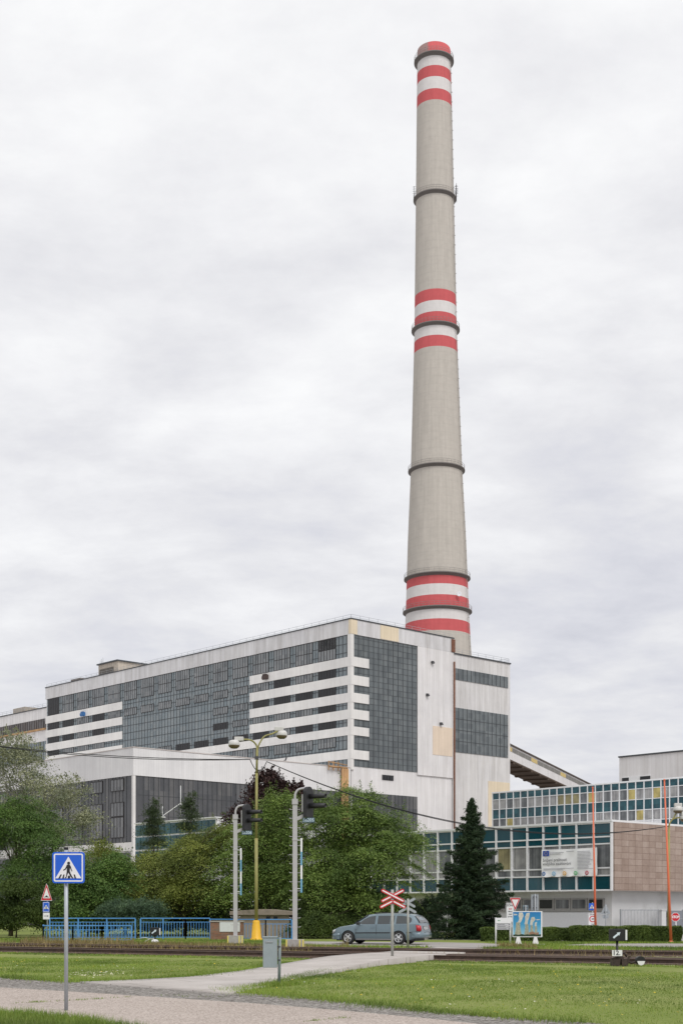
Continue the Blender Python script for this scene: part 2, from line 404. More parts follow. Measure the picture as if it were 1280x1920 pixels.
# roof penthouses
BEIGE = clad('beige_sheeting', (.50, .44, .37), 1.0, .8)
ph = MB(); ph.box(0.5, 26, 93.5, 103, TOP, 69.6); pho = ph.build('penthouse', BEIGE, hall)
mb = MB(); mb.box(.1, 26.4, 93.1, 103.4, 69.6, 69.95); mb.build('roof_edge', MULL, pho)
mb = MB(); mb.box(.36, .5, 95.5, 102.3, TOP+.4, 68.3); w_ = mb.build('window_strip', mat('dusty_window', (.10, .085, .07), .5, scale=1.5, var=.4), pho)
mb = MB(); mb.box(1.5, 9, 114, 119, TOP, 67.7); mb.build('roof_hatch', mat('hatch_brown', (.14, .11, .09), .8), hall)
mb = MB()
for k in range(3): mb.tube([(1, 101.5+k*.7, 69.9), (1, 101.5+k*.7, 71.6-.3*k)], .06, 6)
mb.build('vent_pipe', STEEL, pho)
# --- bunker block at the right end
bunk = thing('bunker_block', 'tall narrow stained white block with two grey window bands below the chimney', 'building', CM, ANG)
BT = 63.0
mb = MB(); mb.box(33.15, 54.2, .25, 42, 0, BT); mb.build('wall', clad('stained_white_cladding', (.70, .685, .675), .62, .93, streak=.22, rust=(.38, .32, .28), rust_lo=.66), bunk)
mb = MB(); mb.box(33.2, 54.4, .05, 42.2, BT-.05, BT+.25); mb.build('coping', MULL, bunk)
for z0, z1 in ((56.9, 59.6), (39.6, 50.2)):
    mb = MB(); mb.box(33.7, 53.3, .12, .24, z0, z1); g_ = mb.build('glazing', GL_R, bunk)
    mb = MB(); 
    for k in range(1, 13): mb.box(33.7+k*1.508-.05, 33.7+k*1.508+.05, .05, .12, z0, z1)
    if z1-z0 > 4:
        for z in np.arange(z0+2.65, z1-1, 2.65): mb.box(33.7, 53.3, .07, .12, z-.05, z+.05)
    mb.build('mullions', MULL, g_)
mb = MB(); mb.box(46.0, 54.0, .17, .24, 12, 33.4); mb.build('replacement_panel', YELLOWED, bunk)
mb = MB(); railing_run(mb, [(34, .5, BT+.2), (54, .5, BT+.2), (54, 41, BT+.2)]); mb.build('roof_railing', STEEL, bunk)
# --- lower continuation at the left end
ext = thing('rear_hall', 'lower white hall with brownish window strip at the far left end of the long block', 'building', CM, ANG)
mb = MB(); mb.box(.4, 30, LEN+.3, LEN+75, 0, 60.9); mb.build('wall', WHITE, ext)
mb = MB(); mb.box(.2, 30.2, LEN+.35, LEN+75.2, 60.9, 61.15); mb.build('coping', MULL, ext)
mb = MB(); mb.box(.3, .4, LEN+1, LEN+74, 55.0, 57.8); g_ = mb.build('glazing', panes('brownish_glazing', [(.07, .06, .055), (.11, .09, .08), (.13, .12, .12)], 1.3, 3, .3), ext)
mb = MB(); 
for k in range(1, 56): mb.box(.22, .3, LEN+1+k*1.308-.07, LEN+1+k*1.308+.07, 55, 57.8)
mb.build('mullions', SASH, g_)
mb = MB(); mb.box(-.1, .4, LEN+1, LEN+74, 54.5, 55); mb.build('rusty_gutter', RUSTY, ext)
mb = MB(); mb.box(.3, .4, LEN+1, LEN+74, 44, 51.2); g_ = mb.build('glazing', GL_L, ext)
mb = MB(); 
for k in range(1, 56): mb.box(.22, .3, LEN+1+k*1.308-.07, LEN+1+k*1.308+.07, 44, 51.2)
mb.build('mullions', MULL, g_)
mb = MB(); mb.box(2, 10, LEN+16, LEN+23, 61.1, 63); mb.build('penthouse', BEIGE, ext)
mb = MB(); railing_run(mb, [(.5, LEN+.5, 61.1), (.5, LEN+74, 61.1)]); mb.build('roof_railing', STEEL, ext)
# --- turbine hall in front of the long wall
TX, TT, TF = -57.6, 33.3, 27.9
turb = thing('turbine_hall', 'low wide white hall with dark grey glazed walls in front of the long block', 'building', CM, ANG)
mb = MB(); mb.box(TX, -.45, .0, 165, 0, TF); mb.build('wall', WHITE, turb)
mb = MB(); mb.box(TX-.3, -.45, -.3, 165.3, TF, TT); mb.build('fascia', clad('white_fascia_cladding', (.76, .75, .745), .60, .92, streak=.05), turb)
mb = MB(); mb.box(TX-.4, -.5, -.4, -.2, TT, TT+.15); mb.box(TX-.4, TX-.2, -.2, 165, TT, TT+.15); mb.build('coping', mat('pale_coping', (.55, .5, .47), .6), turb)
mb = MB(); mb.box(TX+.3, -.6, -.12, 0, 15, TF); g_ = mb.build('glazing', GL_T, turb)
mb = MB(); 
for k in range(1, 47): mb.box(TX+1+k*1.2-.05, TX+1+k*1.2+.05, -.19, -.12, 15, TF)
for z in (20.2, 24.2): mb.box(TX+1, -.6, -.16, -.12, z-.04, z+.04)
mb.build('mullions', MULL, g_)
mb = MB(); mb.box(TX-.12, TX, .3, 164, 15, TF); g_ = mb.build('glazing', GL_T, turb)
mb = MB(); 
for k in range(1, 130): mb.box(TX-.19, TX-.12, 1+k*1.25-.05, 1+k*1.25+.05, 15, TF)
mb.build('mullions', MULL, g_)
mb = MB(); mb.box(TX-.25, TX+.30, -.25, .30, 2, TF); mb.build('corner_post', STRIPE, turb)
mb = MB(); mb.box(TX-.2, -.6, -.2, 0, 13.3, 14.95); mb.box(TX-.2, TX, 0, 164, 13.3, 14.95); mb.build('cladding_band', STRIPE, turb)
for j in range(8):
    for z0, z1 in ((25.2, 27.5), (20.2, 22.9), (16.0, 20.0)):
        y0 = 3.2+j*7.5
        mb = MB()
        for k in range(5): yy = y0+k*1.1; mb.box(TX-.26, TX-.19, yy-.08, yy+.08, z0, z1)
        for z in (z0, z1): mb.box(TX-.27, TX-.18, y0-.1, y0+4.5, z-.07, z+.07)
        w_ = mb.build('window', SASH, turb)
        mb = MB(); mb.box(TX-.225, TX-.196, y0, y0+4.4, z0, z1); mb.build('pane', GL_S, w_)
mb = MB(); mb.box(TX+.1, -.6, -.1, 0, 3, 13); mb.box(TX-.1, TX, 1, 164, 3, 13); mb.build('lower_glazing', GL_T, turb)
pipes = thing('rusty_pipe_rack', 'ochre rusty pipe riser against the white end wall above the trees', 'pipe', CM, ANG)
xr, zt = FR(640, 1440)
mb = MB()
for dx in (-.5, .2, .9): mb.tube([(xr+dx, -.9, 4), (xr+dx, -.9, zt-.2)], .32, 8)
mb.build('riser', RUSTY, pipes)
mb = MB(); mb.tube([(xr-4.6, -.9, zt), (xr+.9, -.9, zt)], .22, 8); mb.tube([(xr-4.6, -.9, zt+1), (xr+.9, -.9, zt+.6)], .12, 6)
for dx in (-4.6, -3.2, -1.8): mb.bar((xr+dx, -.9, zt-.8), (xr+dx, -.9, zt+1.2), .18)
mb.build('bracket_frame', RUSTY, pipes)
bx, bz = FR(536, 1427)
crow = MB(); crow.lathe([(0, -.45), (.14, -.3), (.2, 0), (.15, .25), (.1, .33), (.12, .42), (.08, .5), (0, .52)], (0, 0, .5), 10)
cr = crow.v
crow.v = [(x+.35*(z-.5), y, .12+.75*z) for x, y, z in cr]
crow.prism([(0, .0), (.16, -.02), (0, -.06)], (.3, 0, .86), (1, 0, 0), (0, 0, 1), (0, 1, 0), -.03, .03)
crow.prism([(0, .05), (-.5, -.12), (-.45, -.2), (0, -.1)], (-.05, 0, .25), (1, 0, 0), (0, 0, 1), (0, 1, 0), -.06, .06)
crow.tube([(0, .06, 0), (0, .06, .25)], .02, 5); crow.tube([(0, -.06, 0), (0, -.06, .25)], .02, 5)
co_ = crow.build('crow', BLACK); props(co_, 'black crow perched on the roof edge of the low white hall', 'bird')
co_.location = CM+Vector((ca*bx, sa*bx, TT+.16)); co_.rotation_euler = (0, 0, .4)
# ---------------------------------------------------------------- chimney
CY = 437.0
chim = thing('chimney', 'very tall tapering grey concrete chimney with red and white bands and ring platforms', 'chimney', ((823-640)/FPX*CY, CY, 0))
chim.rotation_euler = (0, -.0062, 0)
def rad(z):
    zs = [0, 88, 97, 120, 140, 181, 225, 272.5]; rs = [15.2, 10.3, 9.9, 9.1, 8.1, 6.75, 5.97, 5.2]
    return float(np.interp(z, zs, rs))
m, nt, b = nodes_of('chimney_concrete')
o, u, z = wall_coords(nt); t = nt.nodes.new('ShaderNodeTexCoord')
s_ = nt.nodes.new('ShaderNodeSeparateXYZ'); nt.links.new(t.outputs['Object'], s_.inputs[0])
an = math_(nt, 'ARCTAN2', s_.outputs[1], s_.outputs[0])
cv = combine(nt, math_(nt, 'MULTIPLY', an, 6.0), math_(nt, 'MULTIPLY', z, .05))
bs = noise(nt, 1.6, cv, 6, .6)
bs2 = noise(nt, 1.2, combine(nt, math_(nt, 'MULTIPLY', an, 3.0), math_(nt, 'MULTIPLY', z, .6)), 5, .7)
lift = math_(nt, 'LESS_THAN', math_(nt, 'FRACT', math_(nt, 'DIVIDE', z, 2.5)), .10)
vert = math_(nt, 'LESS_THAN', math_(nt, 'FRACT', math_(nt, 'MULTIPLY', an, 7.0)), .07)
def aged(col, a=.86, k=1.0):
    c = mixc(nt, 1.0, col, ramp(nt, bs, [(.3, (a, a, a)), (.7, (1, 1, 1))]), 'MULTIPLY')
    c = mixc(nt, 1.0, c, ramp(nt, bs2, [(.35, (.93, .93, .93)), (.6, (1, 1, 1))]), 'MULTIPLY')
    c = mixc(nt, math_(nt, 'MULTIPLY', math_(nt, 'MAXIMUM', lift, vert), .055*k), c, (.1, .095, .09)); return c
base = aged((.545, .505, .45))
redc = aged((.60, .125, .13), .88, .4); whit = aged((.72, .69, .67), .92, .4)
RB = [(268.9, 280), (261.5, 265.0), (254.2, 257.7), (191.3, 194.9), (184.3, 187.8), (176.9, 180.4), (102.6, 106.0), (95.5, 99.2), (88.1, 91.7)]
WB = [(265.0, 268.9), (257.7, 261.5), (187.8, 191.3), (180.4, 184.3), (99.2, 102.6), (91.7, 95.5)]
def bandmask(bl):
    acc = 0.0
    for a_, b_ in bl:
        q = math_(nt, 'MULTIPLY', math_(nt, 'GREATER_THAN', z, a_), math_(nt, 'LESS_THAN', z, b_))
        acc = q if isinstance(acc, float) else math_(nt, 'ADD', acc, q)
    return acc
c = mixc(nt, bandmask(WB), base, whit); c = mixc(nt, bandmask(RB), c, redc)
# bare grey patch where the paint wore off the mouth
worn = math_(nt, 'MULTIPLY', math_(nt, 'GREATER_THAN', z, 268.9), math_(nt, 'LESS_THAN', math_(nt, 'ADD', an, math_(nt, 'MULTIPLY', bs, .9)), -1.55))
c = mixc(nt, math_(nt, 'MULTIPLY', worn, .8), c, (.24, .22, .2))
nt.links.new(c, b.inputs['Base Color']); b.inputs['Roughness'].default_value = .85; b.inputs['Specular IOR Level'].default_value = .2
CHM = m
zs = list(np.linspace(0, 80, 6))+list(np.arange(88, 272.6, 6))+[272.5]
mb = MB(); mb.lathe([(rad(z), z) for z in zs]+[(rad(272)-.45, 272.5), (rad(272)-.5, 262)], n=72); mb.build('shaft', CHM, chim)
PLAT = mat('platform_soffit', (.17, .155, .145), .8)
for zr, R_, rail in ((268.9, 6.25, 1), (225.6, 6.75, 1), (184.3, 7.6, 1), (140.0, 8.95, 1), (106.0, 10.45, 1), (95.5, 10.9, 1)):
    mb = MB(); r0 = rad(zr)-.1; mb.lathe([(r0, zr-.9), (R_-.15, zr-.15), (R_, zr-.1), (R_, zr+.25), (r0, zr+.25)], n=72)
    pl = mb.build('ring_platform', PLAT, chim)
    mb = MB(); n = 40
    for zz_ in (.65, 1.25): mb.tube([(math.cos(2*PI*k/n)*(R_-.1), math.sin(2*PI*k/n)*(R_-.1), zr+.25+zz_) for k in range(n+1)], .045, 4, caps=False)
    for k in range(n): 
        c_, s2 = math.cos(2*PI*k/n)*(R_-.1), math.sin(2*PI*k/n)*(R_-.1); mb.bar((c_, s2, zr+.25), (c_, s2, zr+1.5), .06)
    mb.build('railing', mat('grey_railing', (.25, .23, .22), .6), pl)
# ladder on the right-hand side
al = math.radians(-27)
mb = MB()
prev = None
for z_ in np.arange(60, 271, 3.0):
    r_ = rad(z_)+.35
    p = Vector((math.cos(al)*r_, math.sin(al)*r_, z_))
    if prev is not None:
        tdir = Vector((-math.sin(al), math.cos(al), 0))
        for s3 in (-.3, .3): mb.bar(prev+tdir*s3, p+tdir*s3, .06)
        mb.bar(p-tdir*.4, p+tdir*.4, .07)
        q = p+Vector((math.cos(al), math.sin(al), 0))*.42
        mb.bar(p-tdir*.4, q, .05); mb.bar(p+tdir*.4, q, .05)
    prev = p
mb.build('caged_ladder', mat('ladder_grey', (.30, .275, .25), .7), chim)
# aerials on the second platform, dish on the lowest
mb = MB()
for a_, h in ((-.15, 4.6), (-.28, 3.6), (-.02, 3.0), (PI+.25, 3.4)):
    R_ = 6.8; c_ = Vector((math.cos(a_)*R_, math.sin(a_)*R_, 225.8)); mb.tube([c_-Vector((0, 0, 1)), c_+Vector((0, 0, h))], .07, 5)
    for k in range(4): mb.bar(c_+Vector((-.5, 0, h*.3+k*.7)), c_+Vector((.5, -.2, h*.3+k*.7)), .06)
mb.build('aerials', DGREY, chim)
mb = MB(); ad = math.radians(-55); d_ = Vector((math.cos(ad)*(rad(100)+.9), math.sin(ad)*(rad(100)+.9), 99.4))
mb.lathe([(0, 0), (.6, .1), (.75, .35), (.7, .36), (0, .2)], (0, 0, 0), 16)
mb.v = [tuple(d_+Vector((v[0], -v[2], v[1]))) for v in mb.v]
mb.build('dish_aerial', SWHITE, chim)
# ---------------------------------------------------------------- conveyor bridge and far right building
a = Vector((38.5, 349, 0)); bnd = Vector((80.5, 428, 0)); d = (bnd-a).normalized(); away = Vector((-d.y, d.x, 0))
br = thing('conveyor_bridge', 'sloping covered conveyor bridge leaving the tall block towards the right', 'bridge', (0, 0, 0))
zA, zB = 45.2, 38.6
def slab(mb, s0, s1, w0, w1, lo, hi, t0=0, t1=1):
    pts = []
    for t, in ((t0,), (t1,)):
        p = a.lerp(bnd, t); zt_ = zA+(zB-zA)*t
        for w in (w0, w1):
            for h in (lo, hi): pts.append(p+away*w+Vector((0, 0, zt_+h)))
    mb.add(pts, [(0, 1, 3, 2), (4, 6, 7, 5), (0, 4, 5, 1), (2, 3, 7, 6), (1, 5, 7, 3), (0, 2, 6, 4)])
mb = MB(); slab(mb, 0, 1, 0, 7.5, -3.6, 0); mb.build('gallery_wall', WHITE, br)
mb = MB(); slab(mb, 0, 1, -.3, 7.8, 0, .35); mb.build('roof', mat('bridge_roof_brown', (.09, .07, .06), .8), br)
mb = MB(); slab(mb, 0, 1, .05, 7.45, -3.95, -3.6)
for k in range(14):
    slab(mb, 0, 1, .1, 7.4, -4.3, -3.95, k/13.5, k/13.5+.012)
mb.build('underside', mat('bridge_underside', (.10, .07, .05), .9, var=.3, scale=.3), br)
for k in range(18):
    mb = MB(); t0 = .03+k*.053; slab(mb, 0, 1, -.06, 0, -1.5, -.45, t0, t0+.05)
    mb.build('window', mat('bridge_window_yellow', (.6, .45, .16), .5) if k in (5, 10, 1) else mat('bridge_window_grey', (.16, .15, .13), .4, var=.3, scale=.6), br)
fa = P(1160, 1708, 200); fa.z = 0
far = thing('far_white_hall', 'plain white sheeted hall with one dark window strip rising behind the offices at right', 'building', fa, ANG)
mb = MB(); mb.box(0, 30, -45, 0, 0, 23.7); mb.build('wall', WHITE, far)
mb = MB(); mb.box(-.15, 30, -45.2, .1, 23.7, 23.9); mb.build('coping', MULL, far)
u0 = loc_face(fa, (-sa, ca), 1166, 1460); u1 = loc_face(fa, (-sa, ca), 1219, 1460)
ya, yb = min(u0[0], u1[0]), max(u0[0], u1[0]); zlo, zhi = loc_face(fa, (-sa, ca), 1190, 1468)[1], loc_face(fa, (-sa, ca), 1190, 1455)[1]
mb = MB(); mb.box(-.08, 0, ya, yb, zlo, zhi); w_ = mb.build('window', WPAINT, far)
L_ = yb-ya
for y0_, y1_ in ((ya, ya+L_*.36), (yb-L_*.24, yb)): mb = MB(); mb.box(-.12, -.08, y0_, y1_, zlo+.15, zhi-.15); mb.build('pane', DARKPANE, w_)
# ---------------------------------------------------------------- office buildings
TEAL = panes('teal_spandrel_glass', [(.006, .055, .074), (.010, .072, .094), (.016, .09, .115)], 1.483, 3.0, .12, .5, big=.15)
MATS['teal'] = TEAL
def curtain(name, c0, c1, pitch=.16):
    m, nt, b = nodes_of(name); o, u, z = wall_coords(nt)
    nz = noise(nt, 1.0, combine(nt, math_(nt, 'MULTIPLY', u, 1/pitch), 0.0), 3, .6)
    n2_ = noise(nt, .9, o, 3)
    c = ramp(nt, nz, [(.35, c0), (.65, c1)])
    c = mixc(nt, 1.0, c, ramp(nt, n2_, [(.35, (.6, .6, .62)), (.6, (1, 1, 1))]), 'MULTIPLY')
    nt.links.new(c, b.inputs['Base Color']); b.inputs['Roughness'].default_value = .12; return m
CURT = curtain('grey_curtain_behind_glass', (.22, .22, .22), (.44, .43, .42))
CURTY = curtain('yellow_curtain_behind_glass', (.20, .17, .08), (.38, .34, .17))
CURTD = curtain('dim_room_behind_glass', (.07, .075, .08), (.22, .23, .235), .5)
CURTB = curtain('bright_yellow_blind', (.50, .40, .12), (.58, .48, .18))
FRW = mat('white_window_frame', (.74, .74, .75), .45, var=.05)
PLAST = mat('white_plaster', (.62, .62, .62), .85, var=.05, scale=.8, dirt=(.50, .50, .49), dirt_scale=.7)
CO = Vector(((1147-640)/FPX*95, 95, 0))
def FO(px, py, dx=0.0):
    return loc_face(CO+Vector((ca, sa, 0))*dx, (-sa, ca), px, py)
off = thing('office_building', 'two storey office with teal glass bands, white frames and a pink stone end wall', 'building', CO, ANG)
NC, PW_ = 18, 1.483
mb = MB(); mb.box(.12, 30, .05, NC*PW_+.1, 3.0, 7.72); mb.build('wall', FRW, off)
mb = MB(); mb.box(-.1, 30.1, -.02, NC*PW_+.2, 7.72, 7.86); mb.build('roof', FRW, off)
rows = [(3.10, 3.98, 't'), (4.12, 4.50, 'l'), (4.64, 6.16, 'w'), (6.30, 6.68, 't'), (6.76, 7.64, 't')]
rn = random.Random(3)
for k in range(NC):
    y0, y1 = .06+k*PW_+.07, .06+(k+1)*PW_-.07
    for z0, z1, t_ in rows:
        if t_ == 't':
            mb = MB(); mb.box(.03, .12, y0, y1, z0, z1); mb.build('spandrel_panel', TEAL, off)
        else:
            mm = CURTD if (t_ == 'w' and k in (0, 4)) else (CURTY if (t_ == 'w' and k in (6, 8)) else (CURT if rn.random() < .75 else CURTD))
            mb = MB(); mb.box(.03, .12, y0+.1, y1-.1, z0, z1); mb.build('window', mm, off)
mb = MB()
for k in range(NC+1): yy = .06+k*PW_; mb.box(-.1, .115, yy-.055, yy+.055, 3.0, 7.70)
for z in (3.04, 4.05, 4.57, 6.23, 6.72, 7.68): mb.box(-.03, .112, .05, NC*PW_+.06, z-.05, z+.05)
mb.box(-.06, .118, .03, NC*PW_+.1, 2.98, 3.06)
mb.build('window_frame', FRW, off)
# stone slabs of the end wall
m, nt, b = nodes_of('pink_stone_slabs')
o, u, z = wall_coords(nt)
bt = N(nt, 'ShaderNodeTexBrick', offset=0.0, squash=1.0)
bt.inputs['Scale'].default_value = 1; bt.inputs['Brick Width'].default_value = .80; bt.inputs['Row Height'].default_value = .43
bt.inputs['Mortar Size'].default_value = .010; bt.inputs['Mortar Smooth'].default_value = .1; bt.inputs['Bias'].default_value = 0
bt.inputs['Color1'].default_value = (.33, .25, .205, 1); bt.inputs['Color2'].default_value = (.42, .335, .285, 1); bt.inputs['Mortar'].default_value = (.13, .075, .055, 1)
nt.links.new(combine(nt, u, math_(nt, 'SUBTRACT', z, 3.05)), bt.inputs['Vector'])
sn = noise(nt, 5, o, 6, .7)
c = mixc(nt, 1.0, bt.outputs['Color'], ramp(nt, sn, [(.3, (.86, .84, .84)), (.7, (1.06, 1.05, 1.05))]), 'MULTIPLY')
st = noise(nt, 1.0, combine(nt, math_(nt, 'MULTIPLY', u, 1.2), math_(nt, 'MULTIPLY', z, .25)), 5, .65)
c = mixc(nt, 1.0, c, ramp(nt, st, [(.35, (.85, .82, .80)), (.6, (1, 1, 1))]), 'MULTIPLY')
nt.links.new(c, b.inputs['Base Color']); b.inputs['Roughness'].default_value = .6
STONE = m
mb = MB(); mb.box(.13, 30, -.12, .045, 3.0, 7.70); mb.build('stone_end_wall', STONE, off)
# recessed ground floor
mb = MB(); mb.box(.9, 30, .7, NC*PW_, 0, 3.0); mb.build('ground_floor_wall', PLAST, off)
mb = MB(); y0g = FO(1138, 1700, .9)[0]; mb.box(.80, .9, y0g+.1, FO(1004, 1700, .9)[0], .1, 1.5); mb.build('boarding', mat('white_boarding', (.72, .73, .75), .5, var=.03), off)
WF = mat('grey_window_frame', (.33, .32, .31), .6)
k = 0; yy = FO(1133, 1700, .9)[0]
while yy < NC*PW_-1.6:
    mb = MB(); mb.box(.82, .9, yy, yy+1.42, 1.66, 2.5); w_ = mb.build('ground_window', WF, off)
    mb = MB(); mb.box(.80, .82, yy+.14, yy+1.28, 1.78, 2.4); mb.build('pane', CURTD if k % 3 else DARKPANE, w_)
    yy += 1.48; k += 1
mb = MB(); mb.box(.78, .9, FO(1136, 1700, .9)[0], NC*PW_-.3, 1.55, 1.655); mb.build('window_sill', WF, off)
# upper office slab behind
CU = Vector(((1280-640)/FPX*125, 125, 0))
upo = thing('upper_office_block', 'long teal and white gridded office slab with some yellow blinds behind the stone office', 'building', CU, ANG)
PU = .9235; Y1 = 22.69; NU = 33
mb = MB(); mb.box(.1, 14, Y1-NU*PU-.1, Y1, 0, 13.62); mb.build('wall', FRW, upo)
mb = MB(); mb.box(-.05, 14.2, Y1-NU*PU-.1, Y1+.08, 13.62, 13.72); mb.build('roof_edge', FRW, upo)
TEAL2 = panes('teal_slab_glass', [(.006, .052, .07), (.012, .075, .095), (.02, .098, .12)], PU, 1.9, .15, .5, big=.15)
ys = lambda px: loc_face(CU, (-sa, ca), px, 1500)[0]
bright = {int((Y1-ys(x))/PU) for x in (1108, 1183, 1230)}; dim = {int((Y1-ys(x))/PU) for x in (1050, 1064, 1078)}; low = {int((Y1-ys(x))/PU) for x in (955, 1205)}
for k in range(NU):
    y1 = Y1-k*PU-.05; y0 = Y1-(k+1)*PU+.05
    for r, (z0, z1, t_) in enumerate(((12.97, 13.58, 't'), (11.98, 12.89, 'w'), (10.99, 11.90, 't'), (10.05, 10.93, 'w'), (9.0, 9.96, 't'))):
        if t_ == 't':
            if r == 4 and k < 22: continue
            mb = MB(); mb.box(.03, .1, y0, y1, z0, z1); mb.build('spandrel_panel', TEAL2, upo)
        else:
            mm = CURT if rn.random() < .8 else CURTD
            if r == 1 and k in bright or r == 3 and k in low: mm = CURTB
            elif r == 1 and k in dim: mm = CURTY
            mb = MB(); mb.box(.03, .1, y0+.05, y1-.05, z0, z1); mb.build('window', mm, upo)
mb = MB()
for k in range(NU+1): yy = Y1-k*PU; mb.box(-.05, .097, yy-.04, yy+.04, 9, 13.61)
for z in (9.98, 10.96, 11.94, 12.93, 13.6): mb.box(-.02, .094, Y1-NU*PU, Y1, z-.03, z+.03)
mb.build('window_frame', FRW, upo)
# teal block half hidden behind the trees at left
CT = Vector(((404-640)/FPX*150, 150, 0))
tb = thing('teal_office_block', 'teal and white gridded office block half hidden behind the trees below the turbine hall', 'building', CT, ANG)
mb = MB(); mb.box(.1, 16, 0, 15.3, 0, 11.7); mb.build('wall', FRW, tb)
for k in range(13):
    for z0, z1 in ((10.3, 11.5), (8.7, 10.1), (6.6, 8.5)):
        mb = MB(); mb.box(.0, .1, .16+k*1.17, 1.20+k*1.17, z0, z1); mb.build('spandrel_panel', TEAL2, tb)
mb = MB(); mb.box(-.1, 16.1, -.1, 15.4, 11.7, 11.8); mb.build('roof_edge', FRW, tb)
for i, (px, y0_, y1_, br_) in enumerate(((339, 1512, 1473, True), (305, 1540, 1512, False))):
    b0 = P(px, y0_, 152); t_ = P(px, y1_, 152); zr = 11.81
    am = thing('aerial_mast', ['thin white aerial mast with braces on the roof of the teal block', 'short white pole on the roof of the teal block, left of the braced mast'][i], 'mast', (b0.x, b0.y, zr))
    mb = MB(); mb.tube([(0, 0, 0), (0, 0, t_.z-zr)], .035, 6); mb.build('pole', WPAINT, am)
    mb = MB()
    if br_: mb.bar((0, 0, 1.6), (-2.2, .3, .1), .07); mb.bar((0, 0, 1.6), (1.0, .5, .1), .06)
    else: mb.box(-.3, .3, -.3, .3, 0, .12)
    mb.build('brace' if br_ else 'base_plate', WPAINT, am)
# banner
yl, zt = FO(1014.5, 1593.4, -.2); yr, zt2 = FO(1118.4, 1588.8, -.2); zb = FO(1014.5, 1644, -.2)[1]; zb2 = FO(1118.4, 1641, -.2)[1]
zt = (zt+zt2)/2; zb = (zb+zb2)/2; BWd = yl-yr; BH = zt-zb
ban = thing('project_banner', 'white cloth banner with blue flag emblem and round logos hung on the office front', 'banner', CO+Vector((ca*-.2-sa*(yl+yr)/2, sa*-.2+ca*(yl+yr)/2, zb)), ANG)
nx, nz_ = 40, 16; vs = []; fs = []
for j in range(nz_+1):
    for i in range(nx+1):
        s_, t_ = i/nx, j/nz_
        wv = .022*math.sin(s_*17+t_*3)+.018*math.sin(s_*31-t_*9)+(.05*math.sin(s_*26)*max(0, .16-t_)/.16)
        sag = -.05*math.sin(s_*PI*5)**2*(1-t_)-.03*math.sin(s_*PI)*t_
        vs.append((-wv, BWd/2-s_*BWd, t_*BH+sag))
for j in range(nz_):
    for i in range(nx): a_ = j*(nx+1)+i; fs.append((a_, a_+1, a_+nx+2, a_+nx+1))
mb = MB(); mb.add(vs, fs, True); mb.add([(v[0]+.012, v[1], v[2]) for v in vs], [f[::-1] for f in fs], True)
mb.build('cloth', mat('banner_cloth', (.88, .88, .89), .7, var=.03), ban)
INK = mat('banner_ink', (.04, .04, .05), .7); INK2 = mat('banner_pale_ink', (.42, .42, .45), .7)
U_, V_ = (0, -1, 0), (0, 0, 1)
def bp(fx, fz): return (-.05, BWd/2-fx*BWd, fz*BH)
mb = MB(); mb.prism([(-.28, -.19), (.28, -.19), (.28, .19), (-.28, .19)], bp(.09, .85), U_, V_, (-1, 0, 0), 0, .01); fl = mb.build('flag_emblem', mat('flag_blue', (.02, .07, .35), .6), ban)
mb = MB()
for k in range(12): 
    a_ = k*PI/6
    mb.prism([((.026 if q % 2 == 0 else .011)*math.sin(q*PI/5), (.026 if q % 2 == 0 else .011)*math.cos(q*PI/5)) for q in range(10)], Vector(bp(.09, .85))+Vector((0, -.12*math.sin(a_), .12*math.cos(a_))), U_, V_, (-1, 0, 0), .01, .014)
mb.build('stars', mat('flag_yellow', (.8, .6, .05), .6), fl)
text('lettering', 'Snížení prašnosti', .32, INK, ban, bp(.03, .60), U_, V_, .004, .0, 'LEFT')
text('lettering', 'vnějšího zauhlování', .32, INK, ban, bp(.03, .46), U_, V_, .004, .0, 'LEFT')
mb = MB()
for (x0_, x1_, z_) in [(.16, .42, .87), (.16, .36, .82), (.46, .60, .90), (.04, .60, .285), (.04, .40, .245)]+[(.66, .66+.28*rn.uniform(.6, 1), .88-.052*k) for k in range(13)]:
    mb.prism([(0, -.018), ((x1_-x0_)*BWd, -.018), ((x1_-x0_)*BWd, .018), (0, .018)], bp(x0_, z_), U_, V_, (-1, 0, 0), 0, .008)
mb.build('small_print', INK2, ban)
for fx, col_ in ((.05, (.03, .15, .40)), (.235, (.25, .5, .7)), (.43, (.75, .42, .08)), (.63, (.08, .45, .15)), (.83, (.45, .03, .05))):
    mb = MB(); ring = circle(.15, 20); mb.prism(ring, bp(fx, .10), U_, V_, (-1, 0, 0), .01, .03)
    r_ = mb.build('round_logo', mat('logo_%.2f' % fx, col_, .6), ban)
    mb = MB(); mb.prism(circle(.085, 16), bp(fx, .10), U_, V_, (-1, 0, 0), .03, .036); r2 = mb.build('logo_field', SWHITE, r_)
    mb = MB(); mb.prism([(-.05, -.02), (0, -.06), (.05, .01), (.0, .06)], bp(fx, .10), U_, V_, (-1, 0, 0), .036, .042)
    bpy.data.objects.remove(mb.build('logo_mark', MATS['logo_%.2f' % fx], ban)) if False else mb.build('logo_mark', MATS['logo_%.2f' % fx], ban)
